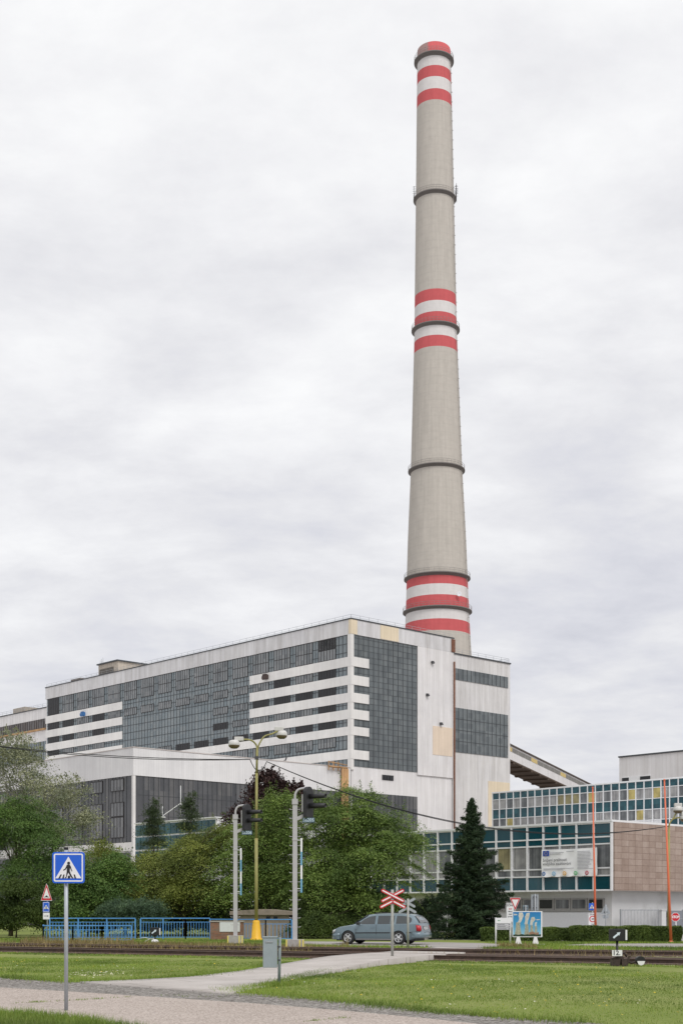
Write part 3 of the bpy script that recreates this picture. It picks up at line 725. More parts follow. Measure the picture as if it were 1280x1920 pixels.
# gate and pillar in front of the end wall
def FE(px, py, dy=0.0):
    C_ = CO+Vector((-sa, ca, 0))*dy; return loc_face(C_, (ca, sa), px, py)
gx0, gx1 = FE(1163, 1709, .0)[0], FE(1233, 1709, .0)[0]
gate = thing('sliding_gate', 'grey steel gate of close vertical bars in front of the white office end wall', 'gate', CO+Vector((ca*gx0, sa*gx0, 0)), ANG)
mb = MB(); L_ = gx1-gx0
for z in (.35, 1.66): mb.box(0, L_, -.03, .03, z-.04, z+.04)
mb.build('frame', STEEL, gate)
mb = MB(); n = 26
for k in range(n+1): mb.box(L_*k/n-.022, L_*k/n+.022, -.075, -.032, .2, 1.70)
mb.build('bars', mat('pale_bars', (.52, .53, .55), .5), gate)
mb = MB(); mb.box(-.06, .0, -.05, .05, 0, 1.72); mb.box(L_, L_+.06, -.05, .05, 0, 1.72); mb.build('posts', STEEL, gate)
pil = thing('gate_pillar', 'white rendered gate pillar with small intercom beside the barred gate', 'pillar', CO+Vector((ca*(gx1+.12), sa*(gx1+.12), 0)), ANG)
mb = MB(); mb.box(0, .55, -.22, .22, 0, 1.62); mb.box(-.03, .58, -.25, .25, 1.62, 1.70); mb.build('shaft', PLAST, pil, bevel=.01)
mb = MB(); mb.box(.62, .9, -.3, -.1, 1.15, 1.5); mb.box(.55, .64, -.24, -.16, 1.25, 1.32); mb.build('intercom', DGREY, pil)
wk = thing('wicket_gate', 'flat grey sheet metal wicket gate between the pillar and the stop sign', 'gate', CO+Vector((ca*(gx1+1.1), sa*(gx1+1.1), 0)), ANG)
mb = MB(); mb.box(0, 1.9, -.02, .02, .12, 1.62); mb.build('leaf', mat('wicket_grey', (.22, .23, .26), .5), wk)
mb = MB(); mb.box(-.07, 0, -.05, .05, 0, 1.7); mb.box(1.9, 1.97, -.05, .05, 0, 1.7); mb.box(0, 1.9, -.04, -.02, 1.0, 1.05); mb.build('frame', STEEL, wk)
# ---------------------------------------------------------------- ground, roads, track bed
def sheet(name, pts, m, z=None, kind='structure'):
    bm = bmesh.new(); f_ = bm.faces.new([bm.verts.new((p[0], p[1], p[2] if z is None else z)) for p in pts])
    bmesh.ops.triangulate(bm, faces=[f_]); 
    bmesh.ops.recalc_face_normals(bm, faces=bm.faces)
    if sum(f.normal.z for f in bm.faces) < 0: bmesh.ops.reverse_faces(bm, faces=bm.faces)
    me = bpy.data.meshes.new(name); bm.to_mesh(me); bm.free(); me.materials.append(m)
    o = bpy.data.objects.new(name, me); COL.objects.link(o); return props(o, kind=kind)
def gmat(name, stops, s1=.5, s2=14, bump=.4, rough=.95, voro=None):
    m, nt, b = nodes_of(name); v = objvec(nt)
    a = noise(nt, s1, v, 5, .6); d_ = noise(nt, s2, v, 5, .7)
    f_ = math_(nt, 'ADD', math_(nt, 'MULTIPLY', a, .5), math_(nt, 'MULTIPLY', d_, .5))
    if voro:
        vo = N(nt, 'ShaderNodeTexVoronoi', inp={'Scale': voro}); nt.links.new(v, vo.inputs['Vector'])
        sp_ = nt.nodes.new('ShaderNodeSeparateColor'); nt.links.new(vo.outputs['Color'], sp_.inputs[0])
        f_ = math_(nt, 'ADD', math_(nt, 'MULTIPLY', f_, .55), math_(nt, 'MULTIPLY', sp_.outputs[0], .45))
        d_ = vo.outputs['Distance']
    c = ramp(nt, f_, stops); nt.links.new(c, b.inputs['Base Color']); b.inputs['Roughness'].default_value = rough
    b.inputs['Specular IOR Level'].default_value = .15
    bn = N(nt, 'ShaderNodeBump', inp={'Strength': bump, 'Distance': .03}); nt.links.new(d_, bn.inputs['Height']); nt.links.new(bn.outputs[0], b.inputs['Normal'])
    return m
GRASSG = gmat('lawn_soil', [(.32, (.125, .165, .034)), (.45, (.165, .205, .048)), (.55, (.195, .225, .064)), (.68, (.27, .24, .12))], .35, 9)
ROADM = gmat('pinkish_chip_asphalt', [(.2, (.20, .165, .14)), (.45, (.37, .315, .28)), (.6, (.47, .405, .365)), (.8, (.61, .55, .505))], .25, 60, .4, voro=45)
GRAV = gmat('grey_gravel', [(.25, (.075, .068, .06)), (.45, (.19, .175, .16)), (.6, (.28, .26, .24)), (.8, (.44, .42, .40))], .4, 30, .9, voro=22)
ASPH = gmat('worn_asphalt', [(.3, (.25, .23, .21)), (.5, (.31, .29, .275)), (.7, (.37, .35, .33))], .3, 20, .2)
BALL = gmat('track_ballast', [(.28, (.09, .065, .045)), (.45, (.20, .15, .10)), (.6, (.31, .26, .20)), (.75, (.45, .41, .35))], .5, 18, .9, voro=12)
sheet('ground', [(-6000, -200, 0), (6000, -200, 0), (6000, 9000, 0), (-6000, 9000, 0)], gmat('yard_earth', [(.3, (.20, .18, .165)), (.5, (.27, .25, .235)), (.7, (.33, .31, .30))], .2, 6, .2))
sheet('lawn', [(-70, 16, 0), (60, 16, 0), (60, 73, 0), (12, 80, 0), (11, 92, 0), (4, 118, 0), (-20, 150, 0), (-90, 190, 0)], GRASSG, .003)
# front road runs on a diagonal; local lines are read off the lawn's kerbless edge
def line(pts, z=0): return [G(x, y, z) for x, y in pts]
edge = [(-90, 1826), (0, 1832), (60, 1836), (130, 1841), (240, 1848), (430, 1861), (540, 1867), (640, 1877), (730, 1887), (840, 1900), (960, 1908), (1090, 1917), (1300, 1936), (1600, 1972)]
front = [G(2600, 2400), G(600, 2600), G(-500, 2300), G(-900, 2000), G(-420, 1832)]
gv = sheet('gravel_verge', line(edge)+front, GRAV, .006)
inner = [(-200, 1842), (0, 1852.5), (160, 1862), (320, 1872.5), (480, 1883), (640, 1896), (800, 1911), (900, 1922), (1300, 1985)]
sheet('front_road', line(inner)+[G(2400, 2400), G(600, 2600), G(-500, 2300), G(-900, 2000), G(-480, 1842)], ROADM, .014)
sheet('grass_corner', line([(-120, 1894), (0, 1901), (60, 1903), (110, 1909), (180, 1916), (260, 1930), (330, 1950), (200, 2100), (-300, 2100), (-400, 1950)]), GRASSG, .022)
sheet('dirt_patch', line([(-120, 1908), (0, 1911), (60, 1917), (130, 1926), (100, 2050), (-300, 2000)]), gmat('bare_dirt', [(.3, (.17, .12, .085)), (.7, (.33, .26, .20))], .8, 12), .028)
# concrete footpath climbing to the rails
m, nt, b = nodes_of('footpath_concrete'); v = objvec(nt)
a_ = noise(nt, .8, v, 6, .65); d_ = noise(nt, 40, v, 3, .6)
c = ramp(nt, math_(nt, 'ADD', math_(nt, 'MULTIPLY', a_, .6), math_(nt, 'MULTIPLY', d_, .4)), [(.3, (.32, .29, .265)), (.5, (.42, .385, .36)), (.7, (.50, .465, .44))])
mpv = N(nt, 'ShaderNodeMapping'); mpv.inputs['Rotation'].default_value = (0, 0, math.radians(-29)); tcx = nt.nodes.new('ShaderNodeTexCoord'); nt.links.new(tcx.outputs['Object'], mpv.inputs[0])
br_ = N(nt, 'ShaderNodeTexBrick', offset=0.5); br_.inputs['Scale'].default_value = 1; br_.inputs['Brick Width'].default_value = 3.0; br_.inputs['Row Height'].default_value = 1.5; br_.inputs['Mortar Size'].default_value = .02
br_.inputs['Color1'].default_value = (1, 1, 1, 1); br_.inputs['Color2'].default_value = (.94, .94, .94, 1); br_.inputs['Mortar'].default_value = (.55, .52, .5, 1)
nt.links.new(mpv.outputs[0], br_.inputs['Vector']); c = mixc(nt, 1.0, c, br_.outputs['Color'], 'MULTIPLY')
nt.links.new(c, b.inputs['Base Color']); b.inputs['Roughness'].default_value = .9
PATHM = m
stn = [(150, 1840.5, 432, 1861.5, .03), (250, 1836.5, 450, 1858, .032), (350, 1831.5, 500, 1848, .034), (450, 1820, 560, 1833, .04), (545, 1804, 645, 1815, .10), (598, 1795, 716, 1800, .17), (622, 1791.8, 750, 1796.2, .185), (665, 1788, 800, 1791.2, .185), (715, 1785, 850, 1788, .16), (765, 1780.5, 878, 1784.5, .06), (818, 1775.5, 905, 1778, .03)]
vs, fs = [], []
for k, (x0_, y0_, x1_, y1_, z_) in enumerate(stn):
    for i in range(7): 
        p = G(x0_, y0_, z_).lerp(G(x1_, y1_, z_), i/6); vs.append(p)
for k in range(len(stn)-1):
    for i in range(6): fs.append((k*7+i, k*7+i+1, k*7+i+8, k*7+i+7))
lo = [(v.x, v.y, -.05) for v in vs]; nv = len(vs)
side = []
for k in range(len(stn)-1):
    side += [(k*7, k*7+7, nv+k*7+7, nv+k*7), (k*7+6, nv+k*7+6, nv+k*7+13, k*7+13)]
side += [(i, nv+i, nv+i+1, i+1) for i in range(6)]
mb = MB(); mb.add(vs+lo, fs+side, True); o = mb.build('footpath', PATHM); props(o, kind='structure')
sheet('side_road', line([(545, 1771.5), (640, 1773.8), (760, 1776), (822, 1776.3), (900, 1778), (935, 1775.3), (938, 1771), (905, 1769), (830, 1767.5), (545, 1765.6)]), ASPH, .02)
sheet('pavement', line([(1040, 1773), (1120, 1775.4), (1200, 1776.6), (1340, 1777.6), (1400, 1770.5), (1200, 1769.8), (1100, 1770.5)]), ASPH, .02)
sheet('yard', [(12, 74, 0), (60, 72, 0), (60, 96, 0), (18, 93.5, 0), (2, 78, 0)], ASPH, .008)
# rails
TD = Vector((.872, -.489, 0)).normalized(); TN = Vector((-TD.y, TD.x, 0))
A0 = Vector((-13.3, 54.0, 0))
RAILM = mat('rusty_rail', (.085, .05, .035), .75, metal=.2, var=.3, scale=4); 
m, nt, b = nodes_of('worn_rail'); o_ = nt.nodes.new('ShaderNodeNewGeometry'); s_ = nt.nodes.new('ShaderNodeSeparateXYZ'); nt.links.new(o_.outputs['True Normal'], s_.inputs[0])
c = mixc(nt, math_(nt, 'GREATER_THAN', s_.outputs[2], .8), ramp(nt, noise(nt, 5, objvec(nt), 4), [(.3, (.04, .024, .018)), (.7, (.085, .05, .036))]), (.20, .15, .125))
nt.links.new(c, b.inputs['Base Color']); b.inputs['Roughness'].default_value = .6
RAILM = m
def rail(mb, pts, h=.16, z=0.0):
    prof = [(-.07, 0), (.07, 0), (.07, .02), (.012, .035), (.012, h-.045), (.036, h-.035), (.036, h-.004), (.028, h), (-.028, h), (-.036, h-.004), (-.036, h-.035), (-.012, h-.045), (-.012, .035), (-.07, .02)]
    n = len(prof); vs = []
    for i, p in enumerate(pts):
        d_ = (pts[min(i+1, len(pts)-1)]-pts[max(0, i-1)]).normalized(); s_ = Vector((-d_.y, d_.x, 0))
        vs += [p+s_*a_+Vector((0, 0, b_+z)) for a_, b_ in prof]
    mb.add(vs, [(i*n+k, i*n+(k+1) % n, (i+1)*n+(k+1) % n, (i+1)*n+k) for i in range(len(pts)-1) for k in range(n)])
def offs(pts, w):
    out = []
    for i, p in enumerate(pts):
        d_ = (pts[min(i+1, len(pts)-1)]-pts[max(0, i-1)]).normalized(); out.append(p+Vector((-d_.y, d_.x, 0))*w)
    return out
def smoothpts(ctrl, n=10):
    out = []
    c_ = [Vector(p) for p in ctrl]; c_ = [c_[0]*2-c_[1]]+c_+[c_[-1]*2-c_[-2]]
    for i in range(1, len(c_)-2):
        for k in range(n):
            t = k/n; p0, p1, p2, p3 = c_[i-1:i+3]
            out.append(.5*((2*p1)+(p2-p0)*t+(2*p0-5*p1+4*p2-p3)*t*t+(3*p1-p0-3*p2+p3)*t**3))
    return out+[c_[-2]]
t1 = [A0+TD*s for s in np.arange(-60, 61, 4.0)]
t2 = smoothpts([(-64, 86, 0), (-30, 68.5, 0), (-14, 59.8, 0), (-2.6, 54.0, 0), (4.7, 51.0, 0), (11.9, 48.6, 0), (24, 45, 0), (40, 41.2, 0)], 6)
SLP = mat('old_sleeper_wood', (.075, .05, .035), .95, var=.4, scale=5)
for pts, lab in ((t1, 'nearer rusty railway track crossing in front of the lawn'), (t2, 'farther rusty railway track half buried in weeds behind the near one')):
    tr = thing('railway_track', lab, 'railway track', pts[len(pts)//2], 0, 'railway tracks')
    L0 = pts[len(pts)//2]
    loc_ = [p-L0 for p in pts]
    for w in (0, 1.5):
        mb = MB(); rail(mb, offs(loc_, w), .165, .01); mb.build('rail', RAILM, tr)
    mb = MB(); acc = 0.0
    for p, q in zip(loc_[:-1], loc_[1:]):
        L_ = (q-p).length; d_ = (q-p).normalized(); s_ = Vector((-d_.y, d_.x, 0)); k_ = acc
        while k_ < L_:
            mb.obox(p+d_*k_+s_*(.75+rn.uniform(-.06, .06))+Vector((0, 0, -.02)), d_, s_, (0, 0, 1), .12, 1.25, .03+rn.uniform(0, .012)); k_ += .62
        acc = k_-L_
    mb.build('sleepers', SLP, tr)
    if pts is t1:
        mb = MB(); q = [A0+TD*s-L0 for s in np.arange(17.5, 61, 3)]
        rail(mb, offs(q, .22), .15, .01); rail(mb, offs(q, 1.28), .15, .01); mb.build('switch_blade', RAILM, tr)
def strip(name, pts, w0, w1, m, z):
    a = offs(pts, w0); b_ = offs(pts, w1)
    a = [p+Vector((0, rn.uniform(-.18, .18), 0)) for p in a]; b_ = [p+Vector((0, rn.uniform(-.25, .25), 0)) for p in b_]
    mb = MB(); n = len(a); mb.add([(p.x, p.y, z) for p in a+b_], [(i, i+1, n+i+1, n+i) for i in range(n-1)]); o = mb.build(name, m); props(o, kind='structure')
fine = [A0+TD*s for s in np.arange(-60, 61, .8)]
strip('track_bed', fine, -.55, 2.1, BALL, .004)
strip('siding_bed', t2, -.6, 2.2, BALL, .0075)
# ---------------------------------------------------------------- signs and street furniture
def post(parent, h, r=.03, x=0, y=0, m=STEEL, cap=None, name='post'):
    mb = MB(); mb.tube([(x, y, -.05), (x, y, h)], r, 12); o = mb.build(name, m, parent)
    if cap: c_ = MB(); c_.tube([(x, y, h), (x, y, h+.04)], r*1.15, 12); c_.build('cap', cap, o)
    return o
X_, Z_, NY = (1, 0, 0), (0, 0, 1), (0, -1, 0)
def plate(parent, name, poly, c, m, t=.012, n=NY, u=X_, off=0.0):
    mb = MB(); mb.prism(poly, c, u, Z_, n, off, off+t); return mb.build(name, m, parent)
def walker(o, s):
    """striding figure and stripes: list of polygons, scaled by s about o"""
    polys = [circle(.045, 14, .01, .27), [(-.045, .22), (.04, .225), (.075, .17), (.10, .08), (.125, .02), (.105, .01), (.075, .08), (.05, .12), (.045, .02), (.075, -.06), (.12, -.15), (.16, -.19), (.12, -.2), (.085, -.17), (.03, -.08), (.0, -.02), (-.03, -.09), (-.06, -.19), (-.11, -.2), (-.10, -.17), (-.075, -.16), (-.06, -.07), (-.05, .0), (-.045, .12), (-.08, .07), (-.15, .035), (-.16, .06), (-.10, .10)]]
    polys += [[(-.31, -.20), (-.25, -.20), (-.20, -.08), (-.24, -.08)], [(-.19, -.2), (-.135, -.2), (-.12, -.08), (-.15, -.08)], [(-.02, -.2), (.06, -.2), (.05, -.12), (-.01, -.12)], [(.19, -.2), (.245, -.2), (.20, -.08), (.165, -.08)]]
    return [[(x*s+o[0], y*s+o[1]) for x, y in p] for p in polys]
def ped_plate(parent, c, w, h, n=NY, u=X_, border=True, back=True):
    pl = plate(parent, 'sign_plate', rrect(w/2, h/2, .04*w/.5), c, BLUE, .02, n, u)
    if border:
        k = w/2*.90; kh = h/2*.90; mb = MB(); o_ = rrect(k, kh, .025*w/.5, 4); i_ = rrect(k*.91, kh*.91, .012*w/.5, 4); q = len(o_)
        uu, nn = Vector(u), Vector(n); cc = Vector(c)
        vs = [cc+uu*a+Vector(Z_)*b+nn*t for t in (.02, .0225) for p in (o_, i_) for a, b in p]
        fs = []
        for i in range(q):
            j = (i+1) % q; fs += [(2*q+i, 2*q+j, 3*q+j, 3*q+i), (i, j, 2*q+j, 2*q+i), (q+j, q+i, 3*q+i, 3*q+j)]
        mb.add(vs, fs); mb.build('border', SWHITE, pl)
    s = w/.5
    tri = [(-.20*s, -.165*s), (.20*s, -.165*s), (0, .17*s)]
    t_ = plate(parent, 'triangle_symbol', tri, c, SWHITE, .003, n, u, .0205)
    mb = MB()
    for p in walker((0, -.065*s), s*.5): mb.prism(p, c, u, Z_, n, .024, .027)
    mb.build('walker_symbol', BLACK, parent)
    return pl
r = random.Random(11)
b0 = G(124.5, 1896)
Yp = b0.y; sc = Yp/FPX; zc = EYE+(HOR-1627)*sc
ps = thing('pedestrian_crossing_sign', 'large blue square pedestrian crossing sign on tall grey post in the foreground', 'road sign', b0)
post(ps, EYE+(HOR-1593)*sc, .032, cap=BLACK, m=mat('painted_grey_post', (.40, .43, .47), .45, metal=.2, var=.08, scale=14))
ped_plate(ps, (.05, -.05, zc), .515, .495)
mb = MB()
for dz in (-.13, .13): mb.box(-.06, .06, -.05, .04, zc+dz-.02, zc+dz+.02)
mb.build('clamp', STEEL, ps)
# three signs on one post at the railing
b1 = GB(88, 75.5); k = 75.5/FPX; zf = lambda py, kk: EYE+(HOR-py)*kk
s3 = thing('hump_warning_sign', 'red bordered triangle over small blue pedestrian and arrow plates on grey post by railing', 'road sign', b1)
post(s3, zf(1660, k), .035, .03, .04, m=SIGNBACK)
def tri_sign(parent, cz, w, h, up=True, front=True, n=NY, u=X_, y=-.02, cx=0):
    s = 1 if up else -1
    P3 = lambda f, dz=0: [(-w/2*f, -h*.36*f*s+dz), (w/2*f, -h*.36*f*s+dz), (0, h*.64*f*s+dz)]
    a = plate(parent, 'sign_plate', P3(1), (cx, y, cz), SWHITE if front else SIGNBACK, .012, n, u)
    if front:
        plate(parent, 'red_border', P3(.93), (cx, y, cz), RED, .003, n, u, .0125)
        plate(parent, 'white_field', P3(.62), (cx, y, cz), SWHITE, .003, n, u, .016)
    return a
cz = zf(1677, k)
tri_sign(s3, cz, .62, .94)
mb = MB(); mb.prism([(-.16, 0), (-.12, .02), (-.06, .045), (-.025, .10), (.025, .10), (.06, .045), (.12, .02), (.16, 0)], (0, -.02, cz-.16), X_, Z_, NY, .0195, .022); mb.build('hump_symbol', BLACK, s3)
ped_plate(s3, (-.02, -.02, zf(1700.5, k)), .36, .56)
plate(s3, 'arrow_plate', rrect(.18, .18, .02), (-.01, -.02, zf(1717.5, k)), SWHITE)
mb = MB(); mb.prism([(-.12, -.015), (.06, -.015), (.06, -.045), (.13, 0), (.06, .045), (.06, .015), (-.12, .015)], (-.01, -.02, zf(1717.5, k)), X_, Z_, NY, .0125, .015); mb.build('arrow_symbol', BLACK, s3)
# blue railings
def railing(name, label, pts, h, posts, low, mid, grp='blue railings by the tracks', step=.17, longer=False):
    o0 = Vector(pts[0]); root = thing(name, label, 'railing', o0, 0, grp)
    q = [Vector(p)-o0 for p in pts]
    mb = MB(); mt = MB(); bb = MB()
    for a, b in zip(q[:-1], q[1:]):
        d = (b-a); L = d.length; n = max(1, round(L/posts)); dn = d.normalized(); s_ = Vector((-dn.y, dn.x, 0))
        mt.bar(a+Vector((0, 0, h)), b+Vector((0, 0, h)), .07, .055)
        for z in (mid, low): bb.bar(a+Vector((0, 0, z)), b+Vector((0, 0, z)), .035)
        for k_ in range(n+1): p = a.lerp(b, k_/n); mb.bar(p-Vector((0, 0, .05)), p+Vector((0, 0, h-.028)), .07)
        m_ = int(L/step)
        for k_ in range(1, m_):
            p = a.lerp(b, k_/m_); z1 = mid if not (longer and k_ % 2) else h-.03
            bb.bar(p+Vector((0, 0, low+.018)), p+Vector((0, 0, z1-.018)), .028)
    mt.build('top_rail', RAILBLUE, root); mb.build('posts', RAILBLUE, root); bb.build('bars', RAILBLUE, root)
    return root
YB = 78; YF = 72
railing('railing', 'long blue railing with tall posts standing behind the lower railing at left', [GB(94, YB), GB(254, YB)], 1.19, 1.75, .12, .97)
railing('railing', 'blue railing panel behind the small black arrow lantern, left of the brick pier', [GB(264, YB), GB(348, YB+.3), GB(394, YB+.5)], 1.19, 1.3, .12, .97, step=.15)
railing('railing', 'blue railing in front of the beige kiosk between the two signal masts', [GB(394, YB+.6), GB(498, YB-1.2), GB(547, YB-1.2)], 1.13, 2.4, .08, .88, step=.19)
railing('railing', 'lower front blue railing with long bars standing in dry grass', [GB(82, YF+2.2), GB(81.5, YF), GB(137, YF), GB(192, YF), GB(247, YF)], .84, 1.6, .1, .62, step=.16, longer=True)
# arrow lanterns of the points
def arrow_lantern(name, label, loc, w, h, zc, mark=False):
    t = thing(name, label, 'signal', loc, 0, 'arrow lanterns of the points')
    mb = MB(); mb.box(-w/2, w/2, -.10, .10, zc-h/2, zc+h/2); mb.build('lantern_box', BLACK, t, bevel=.008)
    s = h*.9; a = PI/4.6
    pl_ = [(-.42, -.085), (.12, -.085), (.12, -.18), (.42, 0), (.12, .18), (.12, .085), (-.42, .085)]
    mb = MB(); mb.prism([((x*math.cos(a)-y*math.sin(a))*s, (x*math.sin(a)+y*math.cos(a))*s) for x, y in pl_], (-w*.06, -.1, zc), X_, Z_, NY, .002, .006); mb.build('arrow', mat('milky_arrow', (.62, .70, .78), .3), t)
    mb = MB(); mb.box(w/2-.005, w/2+.045, -.12, -.06, zc-h*.42, zc+h*.42); mb.build('side_screen', SWHITE, t)
    mb = MB(); mb.tube([(0, 0, .05), (0, 0, zc-h/2)], .035, 8); mb.build('stem', BLACK, t)
    return t
lb = G(291, 1769.5); k = lb.y/FPX
al_ = arrow_lantern('points_indicator', 'small black lantern with white arrow in front of the blue railing at left', lb, 17.5*k, 15*k, zf(1746.5, k))
mb = MB(); mb.lathe([(0, 0), (.16, .02), (.19, .10), (.16, .18), (.06, .22), (0, .22)], (0, -.1, 0), 14); mb.build('counterweight', WPAINT, al_)
mb = MB(); mb.tube([(0, 0, .25), (-.25, .1, .24), (-.6, .2, .05)], .022, 6); mb.tube([(-.25, .1, .24), (-.5, .2, .30), (-.85, .3, .26)], .012, 6); mb.build('rod', WPAINT, al_)
rb = GB(1156, 40.3); k = rb.y/FPX
ar = arrow_lantern('points_indicator', 'larger black lantern with white arrow above the 12 plate on the near track', rb, 29*k, 22.5*k, zf(1753, k))
mb = MB(); c_ = (-.08, -.40, zf(1787, k*39.9/40.3)); mb.prism(rrect(.145, .085, .008), c_, X_, Z_, NY, 0, .012); np_ = mb.build('number_plate', SWHITE, ar)
text('digits', '12.', .19, BLACK, np_, (c_[0]-.02, c_[1]-.012, c_[2]), X_, Z_, .002, .004)
mb = MB(); mb.box(-.22, .02, -.35, -.1, -.02, .20); mb.box(.06, .2, -.42, -.1, -.02, .22); mb.obox((-.02, -.2, .2), (1, 0, .4), (0, 1, 0), (-.4, 0, 1), .16, .1, .10)
mb.tube([(.1, -.25, .18), (.35, -.28, .1), (.62, -.3, .16)], .03, 8); mb.tube([(.05, -.2, .3), (.16, -.2, .4), (.24, -.2, .28)], .035, 8); mb.bar((.2, -.3, .0), (.3, -.3, .3), .06)
mb.build('lever_stand', mat('greasy_steel', (.045, .03, .024), .7, var=.5, scale=9), ar)
mb = MB(); mb.tube([(.60, -.45, .17), (.60, -.18, .17)], .125, 18); mb.build('lever_weight', BLACK, ar)
mb = MB(); mb.prism([(-.115, 0), (.115, 0), (.08, -.09), (.0, -.13), (-.08, -.09)], (.60, -.455, .16), X_, Z_, NY, 0, .006); mb.build('white_marking', WPAINT, ar)
# brick pier
m, nt, b = nodes_of('old_brick'); o, u, z = wall_coords(nt)
bt = N(nt, 'ShaderNodeTexBrick'); bt.inputs['Scale'].default_value = 1; bt.inputs['Brick Width'].default_value = .26; bt.inputs['Row Height'].default_value = .085; bt.inputs['Mortar Size'].default_value = .008
bt.inputs['Color1'].default_value = (.17, .085, .055, 1); bt.inputs['Color2'].default_value = (.27, .12, .07, 1); bt.inputs['Mortar'].default_value = (.16, .13, .10, 1)
nt.links.new(combine(nt, u, z), bt.inputs['Vector'])
c = mixc(nt, ramp(nt, noise(nt, 2.2, o, 6, .7), [(.45, (0, 0, 0)), (.62, (.85, .85, .85))]), bt.outputs['Color'], (.20, .165, .13))
nt.links.new(c, b.inputs['Base Color']); b.inputs['Roughness'].default_value = .9; BRICK = m
YP = 75.5; kp = YP/FPX; bp0 = GB(424, YP)
pier = thing('brick_pier', 'low weathered brick pier with a blank white board between the blue railings', 'wall', bp0)
mb = MB(); mb.box(-30*kp, 31*kp, 0, .9, 0, 1.0); mb.build('brickwork', BRICK, pier, bevel=.012)
mb = MB(); mb.box(-31.5*kp, 32.5*kp, -.04, .94, 1.0, 1.06); mb.build('coping', CONC, pier)
mb = MB(); mb.box(-12*kp, 26*kp, -.03, -.003, zf(1747, kp), zf(1729, kp)); mb.build('white_board', mat('whitish_board', (.60, .62, .62), .6, var=.06), pier, bevel=.004)
# transformer kiosk
YK = 80.5; kk = YK/FPX; bk = GB(491, YK)
kio = thing('transformer_kiosk', 'low beige rendered kiosk with a flat overhanging concrete roof behind the railing', 'building', bk, math.radians(-9))
mb = MB(); mb.box(-49*kk, 52*kk, 0, 3.0, 0, 1.36); mb.build('wall', mat('beige_render', (.30, .25, .20), .9, var=.1, scale=1.5, dirt=(.2, .16, .13)), kio)
mb = MB(); w = 60*kk
mb.prism([(-w, 1.36), (w, 1.36), (w, 1.58), (w*.15, 1.70), (-w*.05, 1.70), (-w, 1.58)], (0, -.28, 0), X_, Z_, (0, 1, 0), 0, 3.6); mb.build('roof_slab', mat('mossy_concrete', (.24, .20, .16), .95, var=.2, scale=3, dirt=(.12, .11, .07), dirt_scale=2), kio, bevel=.02)
for px in (503, 517): mb = MB(); mb.box((px-491)*kk-.12, (px-491)*kk+.12, -.02, 0, 1.10, 1.28); mb.build('vent', BLACK, kio)
mb = MB(); mb.box(20*kk, 44*kk, -.015, 0, .05, 1.0); mb.build('door', mat('kiosk_door', (.25, .21, .17), .8), kio)
# double street lamp
LHEAD = mat('lamp_head_white', (.56, .55, .53), .45, var=.06); LENS = mat('lamp_lens', (.16, .12, .075), .25)
def lamp_head(parent, p, d):
    """pot-shaped head hanging from the arm's end, gear box on top"""
    p = Vector(p)
    mb = MB(); mb.lathe([(.0, .18), (.20, .17), (.28, .09), (.31, -.05), (.30, -.1)], p, 20); h_ = mb.build('lamp_head', LHEAD, parent)
    mb = MB(); mb.lathe([(.30, -.1), (.27, -.18), (.16, -.26), (0, -.28)], p, 20); mb.build('lens', LENS, h_)
    mb = MB(); q = p+Vector(d)*.28; mb.box(q.x-.24, q.x+.24, q.y-.13, q.y+.13, q.z+.14, q.z+.36); mb.build('gear_box', LHEAD, h_, bevel=.03)
bl = G(480.5, 1764); k = bl.y/FPX
lamp = thing('street_lamp', 'tall olive double-armed street lamp with two white heads and an orange base', 'street lamp', bl)
zt = zf(1402, k)
mb = MB(); mb.tube([(0, 0, .9), (0, 0, zf(1572, k))], .092, 12); mb.tube([(.0, 0, zf(1572, k)), (.02, 0, zf(1450, k))], .072, 12); mb.tube([(.02, 0, zf(1450, k)), (.05, 0, zt)], .06, 12); mb.build('pole', OLIVE, lamp)
mb = MB(); mb.lathe([(.30, 0), (.31, .06), (.27, .1), (.19, 1.02), (.17, 1.08), (.1, 1.1)], (0, 0, 0), 20)
for a_ in (0, PI/2, PI, -PI/2): mb.box(math.cos(a_)*.28-.04, math.cos(a_)*.28+.04, math.sin(a_)*.28-.04, math.sin(a_)*.28+.04, .02, .14)
mb.build('base_cone', YELLOW, lamp)
q = lambda px, py, dy=0: Vector(((px-480.5)*k*(bl.y+dy)/bl.y, dy, zf(py, k*(bl.y+dy)/bl.y)))
for pts, hp, dd in (([q(482.5, 1405), q(480, 1396), q(473, 1389, -.2), q(463, 1386.5, -.4), q(449, 1387.5, -.7)], q(441, 1394, -.9), (.9, .3, 0)), ([q(483, 1405), q(486, 1395), q(495, 1381, .2), q(509, 1376, .4), q(520, 1370.5, .7)], q(526.5, 1376, .8), (-.5, -.3, 0))):
    mb = MB(); mb.tube(smoothpts(pts, 5), .045, 8); mb.build('arm', OLIVE, lamp)
    lamp_head(lamp, hp, dd)
mb = MB(); mb.box(-.08, .12, -.08, .08, zf(1424, k), zf(1418, k)); mb.build('clamp', DGREY, lamp)
